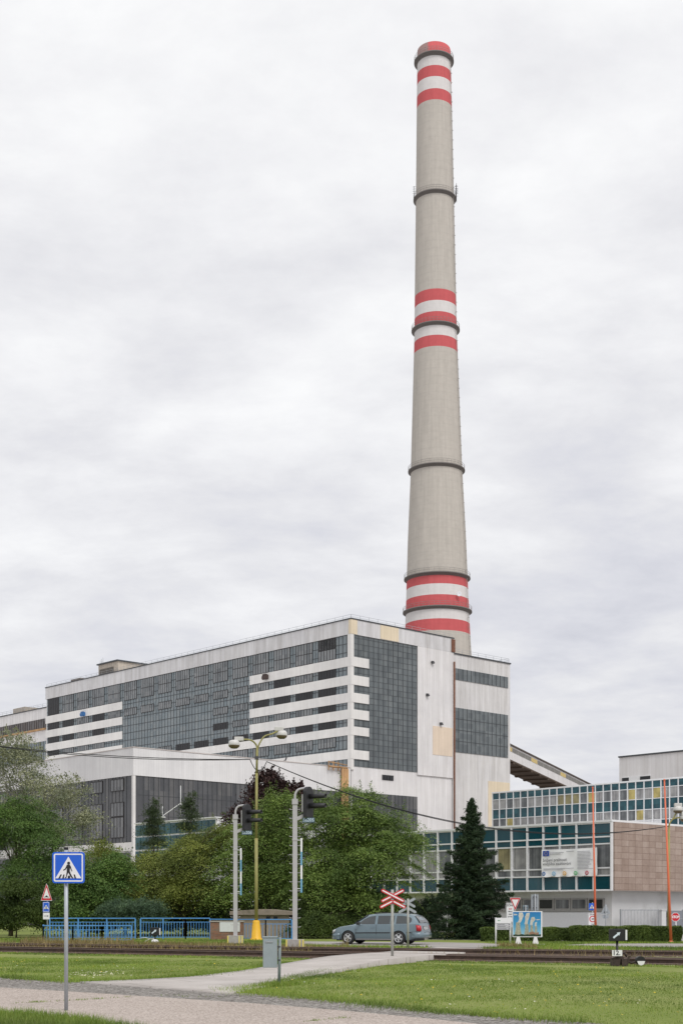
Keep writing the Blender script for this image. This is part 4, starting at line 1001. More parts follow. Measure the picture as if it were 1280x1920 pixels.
# second lamp near the right edge
b2 = GB(1252.5, 86); k2 = 86/FPX
lam2 = thing('street_lamp', 'slender street lamp with curved arm behind the right hand orange flagpole', 'street lamp', b2)
q2 = lambda px, py, dy=0: Vector(((px-1252.5)*k2, dy, zf(py, k2)))
mb = MB(); mb.tube([(0, 0, 0), q2(1253, 1552)], [.09, .065], 10); mb.build('pole', OLIVE, lam2)
mb = MB(); mb.tube(smoothpts([q2(1253, 1553), q2(1254, 1545), q2(1259, 1537), q2(1268, 1533.5), q2(1276, 1533)], 5), .045, 8); mb.tube(smoothpts([q2(1253, 1553), q2(1255, 1543), q2(1262, 1533), q2(1268, 1522)], 5), .045, 8); mb.build('arm', OLIVE, lam2)
lamp_head(lam2, q2(1270, 1517), (.0, -.1, 0)); lamp_head(lam2, q2(1283, 1533), (.0, -.1, 0))
# overhead cables
def cable(name, label, a, b, sag, m=BLACK, r=.022, n=24, extra=0.0):
    a, b = Vector(a), Vector(b); mb = MB()
    for j in range(2 if extra else 1):
        mb.tube([a.lerp(b, t/n)-Vector((0, 0, 4*sag*(1+extra*j)*(t/n)*(1-t/n))) for t in range(n+1)], r, 5)
    o = mb.build(name, m); props(o, label, 'cable', 'overhead cables'); return o
pl_ = bl+Vector((0, 0, zf(1434, k)))
lw_ = P(469, 1424, bl.y); rw_ = P(500, 1428, bl.y)
cable('overhead_cable', 'black overhead cable running left from the double lamp to the photo edge', lw_, P(-60, 1392, bl.y+2), .25, extra=.35)
cable('overhead_cable', 'black overhead cable sagging from the double lamp to the right hand lamp', rw_, P(1252, 1549, 86), 1.75, extra=.03)
cable('overhead_cable', 'short black cable loop tied around the top of the double lamp pole', lw_, rw_, .55)
# light signals
def signal(label, loc, plate_text):
    t = thing('railway_signal', label, 'railway signal', loc, 0, 'railway light signals')
    SG = mat('signal_grey', (.44, .43, .44), .55, var=.06, scale=5)
    mb = MB(); mb.box(-.095, .095, -.07, .07, 0, 5.95); mb.box(-.11, .11, -.085, .085, 4.44, 4.5); mb.build('mast', SG, t)
    mb = MB(); mb.box(-.12, .12, -.1, .1, 5.9, 6.12); mb.tube(smoothpts([(0, 0, 6.1), (.01, 0, 6.3), (.1, 0, 6.47), (.25, -.02, 6.53), (.42, -.05, 6.55)], 4), .05, 10); mb.build('bracket_arm', SG, t)
    mb = MB(); mb.bar((0, 0, 5.28), (.45, -.05, 5.48), .1, .14); mb.build('lower_bracket', SG, t)
    f = Vector((.872, -.489, 0)); s_ = Vector((.489, .872, 0)); c_ = Vector((.55, -.02, 6.0))
    poly = [(-.28, -.62), (.28, -.62), (.28, .38)]+[(.28*math.cos(a), .38+.24*math.sin(a)) for a in np.linspace(.2, PI-.2, 7)]+[(-.28, .38)]
    mb = MB(); mb.prism(poly, c_, s_, Z_, f, -.1, .06); hd = mb.build('signal_head', mat('signal_black', (.018, .018, .021), .55, var=.2), t, bevel=.01)
    mb = MB(); mb.prism([(-.22, -.4), (.22, -.4), (.22, .3), (-.22, .3)], c_, s_, Z_, f, -.2, -.105); mb.build('rear_case', SG, hd)
    for dz in (.22, -.17):
        p = c_+Vector((0, 0, dz))
        mb = MB(); n = 14; vs = []; L = [(0.06, .115), (.35, .11), (.80, .095)]
        for q_, r_ in L:
            for i in range(n+1):
                a = -.9+ (PI+1.8)*i/n; vs.append(p+f*q_+s_*math.cos(a)*r_+Vector((0, 0, math.sin(a)*r_)))
        m_ = n+1; fs = [(i*m_+j, i*m_+j+1, (i+1)*m_+j+1, (i+1)*m_+j) for i in range(2) for j in range(n)]
        mb.add(vs, fs, True); ho = mb.build('hood', MATS['signal_black'], t)
        so_ = ho.modifiers.new('thick', 'SOLIDIFY'); so_.thickness = .012
        mb = MB(); mb.prism(circle(.1, 16), p, s_, Z_, f, .061, .075); mb.build('lens', mat('signal_lens', (.05, .06, .055), .1), t)
    cp = c_+Vector((.0, -.12, -.74)); mb = MB(); mb.prism(rrect(.25, .10, .01), cp, X_, Z_, NY, 0, .012); p_ = mb.build('number_plate', mat('plate_dark_blue', (.05, .09, .13), .5), t)
    text('lettering', plate_text, .19, mat('plate_letter_pale', (.55, .68, .75), .5), p_, cp+Vector((0, -.012, 0)), X_, Z_, .002, .002)
    mb = MB()
    for i in range(14):
        z = .95+i*.365
        for sx in (-1, 1):
            mb.tube([(sx*.09, -.02, z), (sx*.19, -.02, z-.005), (sx*.225, -.02, z+.03)], .014, 6)
    mb.build('climbing_rungs', SG, t)
    wst = mat('marker_blue', (.16, .36, .52), .5)
    mb = MB()
    for i in (0, 2): mb.box(.22, .30, -.06, -.03, 2.34+(3-i)*.55, 2.34+(4-i)*.55)
    for z in (2.5, 4.46): mb.box(.09, .22, -.045, -.03, z-.012, z+.012)
    ms = mb.build('marker_strip', SWHITE, t)
    for i in (1, 3): mb = MB(); mb.box(.22, .30, -.06, -.03, 2.34+(3-i)*.55, 2.34+(4-i)*.55); mb.build('blue_stripe', wst, ms)
    mb = MB(); mb.box(-.37, .37, -.22, .22, .08, .45); bs = mb.build('base_block', mat('base_block_grey', (.36, .34, .32), .8, var=.12, scale=6), t, bevel=.01)
    mb = MB()
    for x in (-.335, .20, .335): mb.box(x-.028, x+.028, -.226, -.221, .09, .44)
    mb.build('yellow_stripes', mat('stripe_yellow', (.72, .60, .12), .6), bs)
    mb = MB(); mb.box(-.10, .10, -.15, .15, -.05, .08); mb.box(-.32, -.18, -.15, .15, -.05, .08); mb.box(.18, .32, -.15, .15, -.05, .08); mb.build('foot', DGREY, bs)
    return t
signal('tall grey mast signal with black hooded lamps and plate Sa205, nearer the grey cabinet', GB(553, 56), 'Sa205')
signal('grey mast signal with black hooded lamps and plate Sa206, left of the street lamp', GB(441.5, 65), 'Sa206')
# grey box on a post
gb = G(523, 1848.5); k = gb.y/FPX
cab = thing('cable_cabinet', 'plain grey metal cabinet fixed to a short post beside the footpath', 'cabinet', gb)
GREYM = mat('cabinet_grey', (.29, .335, .36), .5, metal=.1, var=.06, scale=7)
mb = MB(); mb.box(-29.5*k, -3*k, -.10, .06, zf(1814, k), zf(1757.5, k)); cb = mb.build('case', GREYM, cab, bevel=.008)
mb = MB(); mb.box(-30.5*k, -2*k, -.115, .07, zf(1758, k), zf(1755.5, k)); mb.build('lid', GREYM, cb, bevel=.004)
mb = MB(); mb.box(-24*k, -11*k, -.115, -.10, zf(1767, k), zf(1764.5, k)); mb.build('handle', STEEL, cb)
mb = MB(); mb.tube([(0, 0, -.05), (.02, 0, zf(1757, k))], .033, 10); mb.build('post', mat('post_green_grey', (.20, .24, .25), .5), cab)
mb = MB(); mb.bar((-3*k, -.02, zf(1775, k)), (.03, -.02, zf(1775, k)), .03); mb.bar((-3*k, -.02, zf(1800, k)), (.03, -.02, zf(1800, k)), .03); mb.build('clamp', DGREY, cab)
# level crossing crosses
def cross(label, loc, rz, sc, front, zc, zc2, ztop):
    t = thing('level_crossing_sign', label, 'road sign', loc, rz, 'level crossing crosses')
    post(t, ztop, .045, 0, .03, m=mat('crossing_post_grey', (.36, .36, .34), .6, var=.15, scale=5))
    def arm(cx, cz, L, ang, nm, off):
        for w, mm, o_, tt, n_ in ((.055, RED if front else SIGNBACK, off, .012, nm), (.02, SWHITE, off+.0125, .004, 'white_stripe')):
            if not front and mm is SWHITE: continue
            LL = L if w > .05 else L-.035
            poly = [(LL*math.cos(0)-w+w*math.cos(a), w*math.sin(a)) for a in np.linspace(-PI/2, PI/2, 7)]+[(-LL+w+w*math.cos(a), w*math.sin(a)) for a in np.linspace(PI/2, 1.5*PI, 7)]
            mb = MB(); mb.prism([(x*math.cos(ang)-y*math.sin(ang), x*math.sin(ang)+y*math.cos(ang)) for x, y in poly], (cx, -.02, cz), X_, Z_, NY, o_, o_+tt); pr = mb.build(n_, mm, t if n_ == nm else last); last = pr
    a = math.radians(27)
    arm(0, zc, .41*sc, a, 'arm', .005); arm(0, zc, .41*sc, -a, 'arm', .022)
    arm(-.20*sc, zc2-.0, .235*sc, a, 'chevron', .005); arm(.20*sc, zc2-.0, .235*sc, -a, 'chevron', .022)
    return t
bx1 = G(735.5, 1803.5); k = bx1.y/FPX
cross('red and white level crossing cross on a grey post in front of the silver car', bx1, math.radians(8), 1.0, True, zf(1679.5, k), zf(1695.5, k), zf(1668, k))
bx2 = GB(764, 60); k = 60/FPX
cross('back of a grey level crossing cross on a thinner post beside the car tail', bx2, math.radians(200), 1.0, False, zf(1692.5, k), zf(1706.5, k), zf(1685, k))
# round sign from behind
rs = GB(838, 78); k = 78/FPX
t = thing('round_road_sign', 'back of a round grey road sign on a white post beside the dark spruce', 'road sign', rs)
post(t, zf(1698, k), .035, 0, -.05, m=WPAINT)
plate(t, 'disc', circle(8*k, 24), (0, .02, zf(1708.5, k)), mat('dark_sign_back', (.10, .12, .13), .5), .012)
mb = MB(); mb.box(-.06, .06, -.02, .008, zf(1705.5, k)-.02, zf(1705.5, k)+.02); mb.box(-.06, .06, -.02, .008, zf(1711.5, k)-.02, zf(1711.5, k)+.02); mb.build('clamp', STEEL, t)
# information board
ib = G(942.5, 1770.5); k = ib.y/FPX
t = thing('information_board', 'white and grey site direction board on two posts left of the cooling tower picture', 'sign', ib)
for nm, x in (('post', -13.5), ('post', 13.5)): post(t, zf(1720.5, k), .042, x*k, 0, m=WPAINT)
mb = MB(); mb.box(-14.5*k, 14.5*k, -.06, -.02, zf(1731, k), zf(1721, k)); mb.build('header_panel', SWHITE, t)
for i in range(3):
    z1 = zf(1731.6+i*4, k); mb = MB(); mb.box(-12.5*k, 14*k, -.055, -.02, z1-3.6*k, z1); p_ = mb.build('direction_panel', mat('panel_grey', (.50, .50, .53), .5), t)
    mb = MB(); mb.box(-10.5*k, (2+i*2)*k, -.058, -.0555, z1-2.3*k, z1-1.4*k); mb.box(10*k, 12*k, -.058, -.0555, z1-2.6*k, z1-1.0*k); mb.build('small_print', mat('print_grey', (.12, .12, .14), .6), p_)
mb = MB(); mb.prism(circle(1.2*k, 10), (-9*k, -.06, zf(1726, k)), X_, Z_, NY, .0, .004); mb.prism(circle(1.0*k, 10), (-6.6*k, -.06, zf(1726, k)), X_, Z_, NY, .0, .004); mb.build('emblem', mat('emblem_green', (.15, .35, .2), .6), t)
# picture board with cooling towers
pb = G(988, 1772); k = pb.y/FPX
t = thing('picture_board', 'framed colour picture of steaming cooling towers on two concrete feet', 'billboard', pb, math.radians(-4))
X0, X1, Z0, Z1 = -28*k, 27.5*k, zf(1757, k), zf(1708.5, k)
mb = MB(); mb.box(X0, X1, -.05, .03, Z0, Z1); mb.build('frame', SWHITE, t, bevel=.006)
W_, H_ = X1-X0, Z1-Z0
def pp(x, y): return (X0+.03+x*(W_-.09), Z0+.035+y*(H_-.07))
def pic(name, polys, m, lay):
    mb = MB()
    for p in polys: mb.prism([pp(*q_) for q_ in p], (0, 0, 0), X_, Z_, NY, .05+.001*lay, .0505+.001*lay)
    return mb.build(name, m, t)
m, nt, b = nodes_of('picture_sky_print'); s_ = nt.nodes.new('ShaderNodeSeparateXYZ'); tcx = nt.nodes.new('ShaderNodeTexCoord'); nt.links.new(tcx.outputs['Generated'], s_.inputs[0])
nt.links.new(ramp(nt, s_.outputs[2], [(0, (.30, .55, .68)), (.5, (.05, .30, .55)), (1, (.02, .18, .45))]), b.inputs['Base Color']); b.inputs['Roughness'].default_value = .3
pic('picture_sky', [[(0, 0), (1, 0), (1, 1), (0, 1)]], m, 1)
TWM = mat('picture_tower', (.34, .34, .26), .4, var=.35, scale=14); STM = mat('picture_steam', (.55, .53, .48), .4, var=.3, scale=10); GRM = mat('picture_trees', (.025, .05, .03), .5, var=.6, scale=25); ORM = mat('picture_roofs', (.30, .17, .11), .5, var=.4, scale=22)
def tower(cx, w, h): return [(cx-w/2, .06), (cx-w*.36, h*.5), (cx-w*.30, h*.8), (cx-w*.31, h), (cx+w*.31, h), (cx+w*.30, h*.8), (cx+w*.36, h*.5), (cx+w/2, .06)]
pic('picture_steam_plume', [[(.12, .56), (.18, .60), (.22, .72), (.19, .86), (.22, .98), (.34, .98), (.38, .84), (.34, .74), (.30, .62), (.26, .56)], [(.40, .50), (.44, .66), (.43, .80), (.48, .95), (.60, .97), (.58, .80), (.54, .66), (.52, .5)], [(.60, .46), (.62, .62), (.66, .78), (.76, .80), (.80, .68), (.72, .58), (.70, .46)], [(.77, .42), (.78, .56), (.86, .6), (.84, .42)], [(.02, .86), (.14, .87), (.15, .91), (.03, .93)], [(.84, .66), (.96, .67), (.97, .70), (.83, .70)]], STM, 2)
pic('picture_towers', [tower(.18, .25, .57), tower(.49, .19, .50), tower(.67, .15, .45), tower(.82, .13, .42)], TWM, 3)
pic('picture_roof_row', [[(.58, .06), (.58, .17), (.74, .2), (.78, .12), (.92, .18), (.92, .06)]], ORM, 4)
pic('picture_trees', [[(0, 0), (0, .06), (.1, .09), (.2, .06), (.3, .10), (.42, .07), (.52, .09), (.6, .07), (.72, .10), (.85, .07), (1, .09), (1, 0)]], GRM, 5)
for x in (-17, 15): mb = MB(); mb.add([(x*k-.14, -.22, .05), (x*k+.14, -.22, .05), (x*k+.14, .22, .05), (x*k-.14, .22, .05), (x*k-.07, -.06, Z0), (x*k+.07, -.06, Z0), (x*k+.07, .06, Z0), (x*k-.07, .06, Z0)], [(0, 1, 5, 4), (1, 2, 6, 5), (2, 3, 7, 6), (3, 0, 4, 7), (4, 5, 6, 7), (3, 2, 1, 0)]); mb.build('foot', mat('white_concrete_foot', (.58, .57, .56), .8, var=.1, scale=5), t)
mb = MB(); mb.box(-34*k, 33*k, -.35, .4, -.03, .05); mb.build('base_slab', CONC, t)
# road signs around the yard entrance
def zone_plate(t, c, w, h, body2, num=None):
    p_ = plate(t, 'zone_plate', rrect(w/2, h/2, .03), c, SWHITE)
    mb = MB(); o_ = rrect(w/2*.96, h/2*.97, .03); i_ = rrect(w/2*.90, h/2*.93, .02)
    q_ = len(o_); cc = Vector(c); vs = [cc+Vector((a_, -.0145, b_)) for pl in (o_, i_) for a_, b_ in pl]
    mb.add(vs, [(i, (i+1) % q_, q_+(i+1) % q_, q_+i) for i in range(q_)]); mb.build('black_border', BLACK, p_)
    text('lettering', 'ZÓNA', h*.14, INK, p_, (c[0], c[1]-.0125, c[2]+h*.36), X_, Z_, .003, .004)
    if num:
        for r_, mm, o__ in ((.21*h, RED, .0125), (.15*h, SWHITE, .016)): plate(t, 'red_ring' if mm is RED else 'ring_field', circle(r_, 24), (c[0], c[1], c[2]+h*.08), mm, .003, off=o__)
        text('digits', num, h*.16, BLACK, p_, (c[0], c[1]-.0195, c[2]+h*.08), X_, Z_, .003, .003)
    for i, l_ in enumerate(body2): text('lettering', l_, h*.085, RED if (num is None and i == 0) else INK, p_, (c[0], c[1]-.0125, c[2]-h*(.24 if num else -.18)-i*h*.13), X_, Z_, .003, .003)
yb_ = GB(962, 71); k = 71/FPX
t = thing('give_way_sign', 'red and white give way triangle over the picture board with cooling towers', 'road sign', yb_)
post(t, zf(1684, k), .035, .05, .04)
tri_sign(t, zf(1692, k), 20.5*k, 24.5*k, up=False, cx=.08)
zb_ = GB(956, 74); k = 74/FPX
t = thing('zone_sign', 'tall white zone board partly hidden behind the give way triangle', 'road sign', zb_)
post(t, zf(1693, k), .035, .05, .04)
zone_plate(t, (0, 0, zf(1711, k)), 16*k, 37*k, ['BUS', 'Mimo', 'vjezd', 'povolen'])
gs = GB(1002, 80); k = 80/FPX
t = thing('direction_sign', 'back of a tall narrow grey sign panel on bracket rails above the picture board', 'road sign', gs)
post(t, zf(1676, k), .04, .0, -.04); plate(t, 'panel', rrect(7*k, 15*k, .02), (0, .03, zf(1692, k)), SIGNBACK, .015)
mb = MB()
for x in (-.05, .05): mb.box(x-.015, x+.015, -.03, .012, zf(1705, k), zf(1679, k))
for py in (1682, 1702): mb.box(-.12, .12, -.05, -.03, zf(py, k)-.02, zf(py, k)+.02)
mb.build('bracket', DGREY, t)
sb = GB(984.5, 79); k = 79/FPX
t = thing('small_road_sign', 'back of a small square grey sign just above the picture board', 'road sign', sb)
post(t, zf(1697, k), .035, .0, -.04); plate(t, 'panel', rrect(5*k, 5.2*k, .02), (0, .03, zf(1702.5, k)), mat('bluish_sign_back', (.20, .26, .30), .5), .015)
mb = MB(); mb.box(-.1, .1, -.05, .012, zf(1701, k)-.02, zf(1701, k)+.02); mb.box(-.1, .1, -.05, .012, zf(1706, k)-.02, zf(1706, k)+.02); mb.build('clamp', DGREY, t)
zs_ = GB(1110, 81); k = 81/FPX
t = thing('zone_speed_sign', 'blue pedestrian plate above a white zone 20 board behind the left orange flagpole', 'road sign', zs_)
post(t, zf(1692, k), .035, .0, .05)
ped_plate(t, (-.04, 0, zf(1700, k)), 11.5*k, 13*k, border=False)
zone_plate(t, (0, 0, zf(1725.5, k)), 17.5*k, 29.5*k, ['vjezd', 'povolen'], '20')
tr_ = GB(1134.5, 83); k = 83/FPX
t = thing('warning_sign', 'back of a grey triangular warning sign with a small plate by the office wall', 'road sign', tr_)
post(t, zf(1697, k), .03, 0, -.05)
plate(t, 'triangle', [(-9*k, -7.5*k), (9*k, -7.5*k), (0, 12*k)], (0, .02, zf(1706, k)), SIGNBACK); plate(t, 'small_plate', rrect(5.5*k, 3.6*k, .01), (0, .02, zf(1718.5, k)), SIGNBACK)
mb = MB(); mb.box(-.1, .1, -.02, .008, zf(1710, k)-.02, zf(1710, k)+.02); mb.build('clamp', DGREY, t)
ss = GB(1266.5, 84); k = 84/FPX
t = thing('stop_sign', 'red octagonal STOP sign on a white post right of the orange flagpole', 'road sign', ss)
post(t, zf(1712, k), .035, .0, .04, m=WPAINT)
oc = lambda r_: [(r_*math.cos(PI/8+i*PI/4), r_*math.sin(PI/8+i*PI/4)) for i in range(8)]
plate(t, 'white_rim', oc(8.8*k), (-.04, 0, zf(1719.5, k)), SWHITE); plate(t, 'red_field', oc(8.0*k), (-.04, 0, zf(1719.5, k)), RED, .003, off=.0125)
text('lettering', 'STOP', .21, SWHITE, t, (-.04, -.016, zf(1719.5, k)), X_, Z_, .003, .01, squeeze=.85)
# orange flagpoles
for i, (pxb, Y, pxt, pyt, lab) in enumerate(((1116, 79, 1110.3, 1478, 'thin orange flagpole in front of the banner, standing behind the hedge'), (1257, 70, 1244.5, 1464, 'orange flagpole in front of the stone end wall, standing before the hedge'))):
    b_ = GB(pxb, Y); top = P(pxt, pyt, Y)-b_
    t = thing('flagpole', lab, 'flagpole', b_, 0, 'orange flagpoles')
    mb = MB(); mb.tube([(0, 0, 0), top*.35, top], [.075, .06, .035], 10); mb.build('pole', ORANGE, t)
    mb = MB(); mb.lathe([(.045, 0), (.06, .03), (.04, .08), (0, .1)], top, 10); mb.build('finial', ORANGE, t)
    mb = MB(); mb.lathe([(.13, 0), (.13, .06), (.09, .1)], (0, 0, 0), 12); mb.build('foot_collar', ORANGE, t)
# ---------------------------------------------------------------- the estate car
CARP = (714, 66.2)
bc = GB(*CARP)
car = thing('estate_car', 'silver blue estate car with roof rails parked on the side road, tail to the right', 'car', bc+Vector((0, 0, .02)), math.radians(159))
m, nt, b = nodes_of('silver_blue_paint')
nt.links.new(ramp(nt, noise(nt, 3, objvec(nt), 4), [(.3, (.15, .205, .24)), (.7, (.17, .23, .265))]), b.inputs['Base Color'])
b.inputs['Metallic'].default_value = .35; b.inputs['Roughness'].default_value = .32; b.inputs['Coat Weight'].default_value = .6; b.inputs['Coat Roughness'].default_value = .06
PAINT = m
CGL = mat('car_glass', (.04, .047, .05), .03, spec=.8); TRIM = mat('black_trim', (.02, .02, .022), .5); TYRE = mat('tyre_rubber', (.018, .018, .018), .85); RIM = mat('alloy_rim', (.55, .56, .57), .35, metal=.6)
TAIL = mat('tail_light_red', (.42, .012, .02), .15); HEAD = mat('headlight_glass', (.55, .57, .58), .1); CHR = mat('chrome', (.6, .6, .6), .2, metal=.8)
def I(x, xs, ys): return float(np.interp(x, xs, ys))
belt = lambda x: I(x, [-2.26, -2.15, -1.2, 0, .9, 1.3, 1.8, 2.1, 2.22, 2.27], [.60, .97, .955, .93, .905, .87, .80, .70, .60, .50])
top_ = lambda x: I(x, [-2.26, -2.17, -2.05, -1.85, -1.65, -1.2, -.5, .1, .4, .75, 1.15, 1.3, 1.8, 2.1, 2.22, 2.27], [.62, 1.0, 1.19, 1.37, 1.425, 1.455, 1.46, 1.445, 1.40, 1.20, .955, .925, .845, .74, .62, .51])
hw = lambda x: I(x, [-2.26, -2.2, -2.0, -1.4, 0, 1.2, 1.8, 2.05, 2.2, 2.27], [.74, .80, .845, .865, .87, .865, .83, .75, .62, .50])
bot = lambda x: I(x, [-2.26, -2.1, -1.7, 1.6, 2.0, 2.27], [.38, .30, .20, .20, .22, .30])
def roofw(x): return I(x, [-2.2, -1.9, -1.2, 0, .5, 1.1], [.60, .57, .60, .61, .60, .66])
def side_y(x, z):
    b_, t_ = belt(x), top_(x)
    if z <= b_ or t_-b_ < .08: return I(z, [bot(x), bot(x)+.12, .55, b_], [hw(x)*.93, hw(x)*.985, hw(x), hw(x)*.955])
    return I(z, [b_, t_-.055], [hw(x)*.945, roofw(x)])
xs = sorted(set([-2.26, -2.24, -2.2, -2.15, -2.1, -2.05, -1.95, -1.85, -1.75, -1.65, -1.5]+list(np.linspace(-1.3, 1.0, 13))+[.4, .75, 1.1, 1.15, 1.2, 1.3, 1.5, 1.65, 1.8, 1.95, 2.05, 2.12, 2.18, 2.22, 2.25, 2.27]))
prof = []
for x in xs:
    b_, t_ = belt(x), top_(x); zb = bot(x); cab = t_-b_ > .10; w = hw(x)
    ring = [(0, zb), (w*.8, zb), (w*.94, zb+.03), (side_y(x, zb+.12), zb+.12), (side_y(x, .5), min(.5, b_-.06)), (side_y(x, b_-.12)*1.0, max(b_-.12, min(.5, b_-.06)+.005)), (w*.955, b_)]
    if cab: ring += [(w*.94, b_+.012), (side_y(x, (b_+t_)/2), (b_+t_)/2), (roofw(x), t_-.055), (roofw(x)-.07, t_-.012), (roofw(x)*.5, t_+.008), (0, t_+.012)]
    else: ring += [(w*.92, b_+(t_-b_)*.3), (w*.85, b_+(t_-b_)*.55), (w*.75, b_+(t_-b_)*.75), (w*.62, b_+(t_-b_)*.88), (w*.35, t_-.002), (0, t_)]
    prof.append([(x, y, z) for y, z in ring])
n = len(prof[0]); vs = []; fs = []
for p in prof: vs += p+[(x, -y, z) for x, y, z in p[1:-1][::-1]]
m_ = 2*n-2
for i in range(len(prof)-1):
    for k in range(m_): fs.append((i*m_+k, i*m_+(k+1) % m_, (i+1)*m_+(k+1) % m_, (i+1)*m_+k))
fs.append(tuple(range(m_))); fs.append(tuple(range((len(prof)-1)*m_, len(prof)*m_)))
mb = MB(); mb.add(vs, fs, True); body = mb.build('body', PAINT, car)
cut = MB(); WB = (1.36, -1.16)
for wx in WB: cut.tube([(wx, -1.2, .31), (wx, -.58, .31)], .355, 32); cut.tube([(wx, .58, .31), (wx, 1.2, .31)], .355, 32)
cu_ = cut.build('cutter', TRIM)
bo = body.modifiers.new('arches', 'BOOLEAN'); bo.object = cu_; bo.operation = 'DIFFERENCE'; bo.solver = 'EXACT'
body.parent = None
me = bpy.data.meshes.new_from_object(body.evaluated_get(bpy.context.evaluated_depsgraph_get()))
body.modifiers.clear(); body.data = me; me.name = 'body'; body.parent = car
me.materials.clear(); me.materials.append(PAINT)
bpy.data.objects.remove(cu_)
for p in me.polygons: p.material_index = 0; p.use_smooth = True
me.set_sharp_from_angle(angle=math.radians(40))
def side_panel(name, pts, m, parent=car, off=.006, both=True, nx=5):
    """polygon strip given as top and bottom lines [(x, ztop, zbot)] laid on the body side"""
    out = None
    for s in ((1, -1) if both else (1,)):
        mb = MB(); v = []; f = []
        for x, zt_, zb_ in pts:
            for k in range(4):
                z = zt_+(zb_-zt_)*k/3; v.append((x, s*(side_y(x, z)+off), z)); 
        for i in range(len(pts)-1):
            for k in range(3): f.append((i*4+k, i*4+k+1, (i+1)*4+k+1, (i+1)*4+k))
        # thickness inward
        nv = len(v); v2 = [(x, y-s*.012, z) for x, y, z in v]
        mb.add(v+v2, f+[tuple(q+nv for q in g)[::-1] for g in f], True); out = mb.build(name, m, parent)
    return out
tz = lambda x: top_(x)-.10
side_panel('side_window', [(.86, .985, .945), (.6, tz(.6)-.0, .945), (.35, tz(.35), .95), (.10, tz(.1), .955), (.02, tz(.02), .955)], CGL)
side_panel('side_window', [(-.10, tz(-.1), .955), (-.4, tz(-.4), .96), (-.72, tz(-.72), .965)], CGL)
side_panel('side_window', [(-.75, tz(-.75), .967), (-.92, tz(-.9)-.0, .97)], CGL)
side_panel('side_window', [(-1.02, tz(-1.02), .975), (-1.3, tz(-1.3), .98), (-1.6, tz(-1.6)-.01, .985), (-1.72, tz(-1.72)-.05, 1.03), (-1.77, 1.20, 1.1)], CGL)
for pts in ([(.06, tz(.0)+.01, .95), (-.14, tz(-.1)+.01, .95)], ):
    side_panel('door_pillar', [(.02, tz(0)+.012, .945), (-.10, tz(-.1)+.012, .945)], PAINT, off=.009)
side_panel('side_strip', [(1.0, .56, .515), (.5, .57, .525), (0, .575, .53), (-.75, .58, .535)], TRIM, off=.012)
side_panel('side_strip', [(-1.56, .59, .545), (-1.8, .595, .55), (-2.1, .60, .555)], TRIM, off=.012)
side_panel('sill_trim', [(.97, .265, .225), (0, .265, .225), (-.76, .265, .225)], RIM, off=.012)
for x in (.98, -.06, -.98):
    if x > -.5: side_panel('door_gap', [(x+.008, .93, .27), (x-.008, .93, .27)], TRIM, off=.002)
side_panel('door_handle', [(.20, .815, .785), (.02, .82, .79)], PAINT, off=.03); side_panel('door_handle', [(-.72, .83, .80), (-.90, .835, .805)], PAINT, off=.03)
# tail: window, lights, plate, bumper
def tail_x(z): return I(z, [.62, 1.0, 1.19, 1.37], [-2.26, -2.17, -2.05, -1.85])
def tail_panel(name, rows, m, off=.008):
    mb = MB(); v = []; f = []
    for z, w0, w1 in rows:
        for k in range(7): v.append((tail_x(z)-off, w0+(w1-w0)*k/6, z))
    for i in range(len(rows)-1):
        for k in range(6): f.append((i*7+k, i*7+k+1, i*7+k+8, i*7+k+7))
    nv = len(v); mb.add(v+[(x+.01, y, z) for x, y, z in v], f+[tuple(q+nv for q in g)[::-1] for g in f], True); return mb.build(name, m, car)
tail_panel('rear_window', [(1.02, -.66, .66), (1.15, -.62, .62), (1.27, -.575, .575), (1.35, -.54, .54)], CGL, .012)
tail_panel('rear_wiper', [(1.035, -.3, .02), (1.05, -.3, .02)], TRIM, .024)
for s in (1, -1):
    mb = MB(); v = []
    for x_, y_ in ((-2.03, .846), (-2.09, .84), (-2.17, .81), (-2.215, .76), (-2.235, .70)):
        for z in (.62, .76, .90): v.append((x_-.012-(.0 if z < .8 else -.035), s*(y_+.008-(0 if z < .8 else .012)), z+(.02 if x_ > -2.1 else 0)))
    f = [(i*3+k, i*3+k+1, i*3+k+4, i*3+k+3) for i in range(4) for k in range(2)]
    mb.add(v, f, True); tl = mb.build('tail_light', TAIL, car); so_ = tl.modifiers.new('t', 'SOLIDIFY'); so_.thickness = .02
tail_panel('plate_recess', [(.70, -.36, .36), (.84, -.36, .36)], TRIM, .006)
pp_ = tail_panel('number_plate', [(.715, -.27, .27), (.825, -.27, .27)], SWHITE, .016)
text('lettering', '4S2 7866', .10, BLACK, pp_, (tail_x(.77)-.020, 0, .77), (0, -1, 0), Z_, .004, .002)
tail_panel('chrome_strip', [(.85, -.38, .38), (.872, -.38, .38)], CHR, .02)
mb = MB()
v = []; f = []
ry = [(-.87, -1.78), (-.86, -2.0), (-.80, -2.2), (-.6, -2.30), (0, -2.335), (.6, -2.30), (.80, -2.2), (.86, -2.0), (.87, -1.78)]
for y_, x_ in ry:
    for dx, z in ((0, .32), (-.025, .36), (-.03, .55), (.02, .585)): v.append((x_+dx, y_*(1.012 if z < .58 else 1), z))
f = [(i*4+k, i*4+k+1, i*4+k+5, i*4+k+4) for i in range(8) for k in range(3)]
mb.add(v, f, True); bmp = mb.build('rear_bumper', PAINT, car); so_ = bmp.modifiers.new('t', 'SOLIDIFY'); so_.thickness = .03
mb = MB(); mb.box(-2.33, -2.28, -.5, .5, .555, .575); mb.build('bumper_strip', TRIM, bmp)
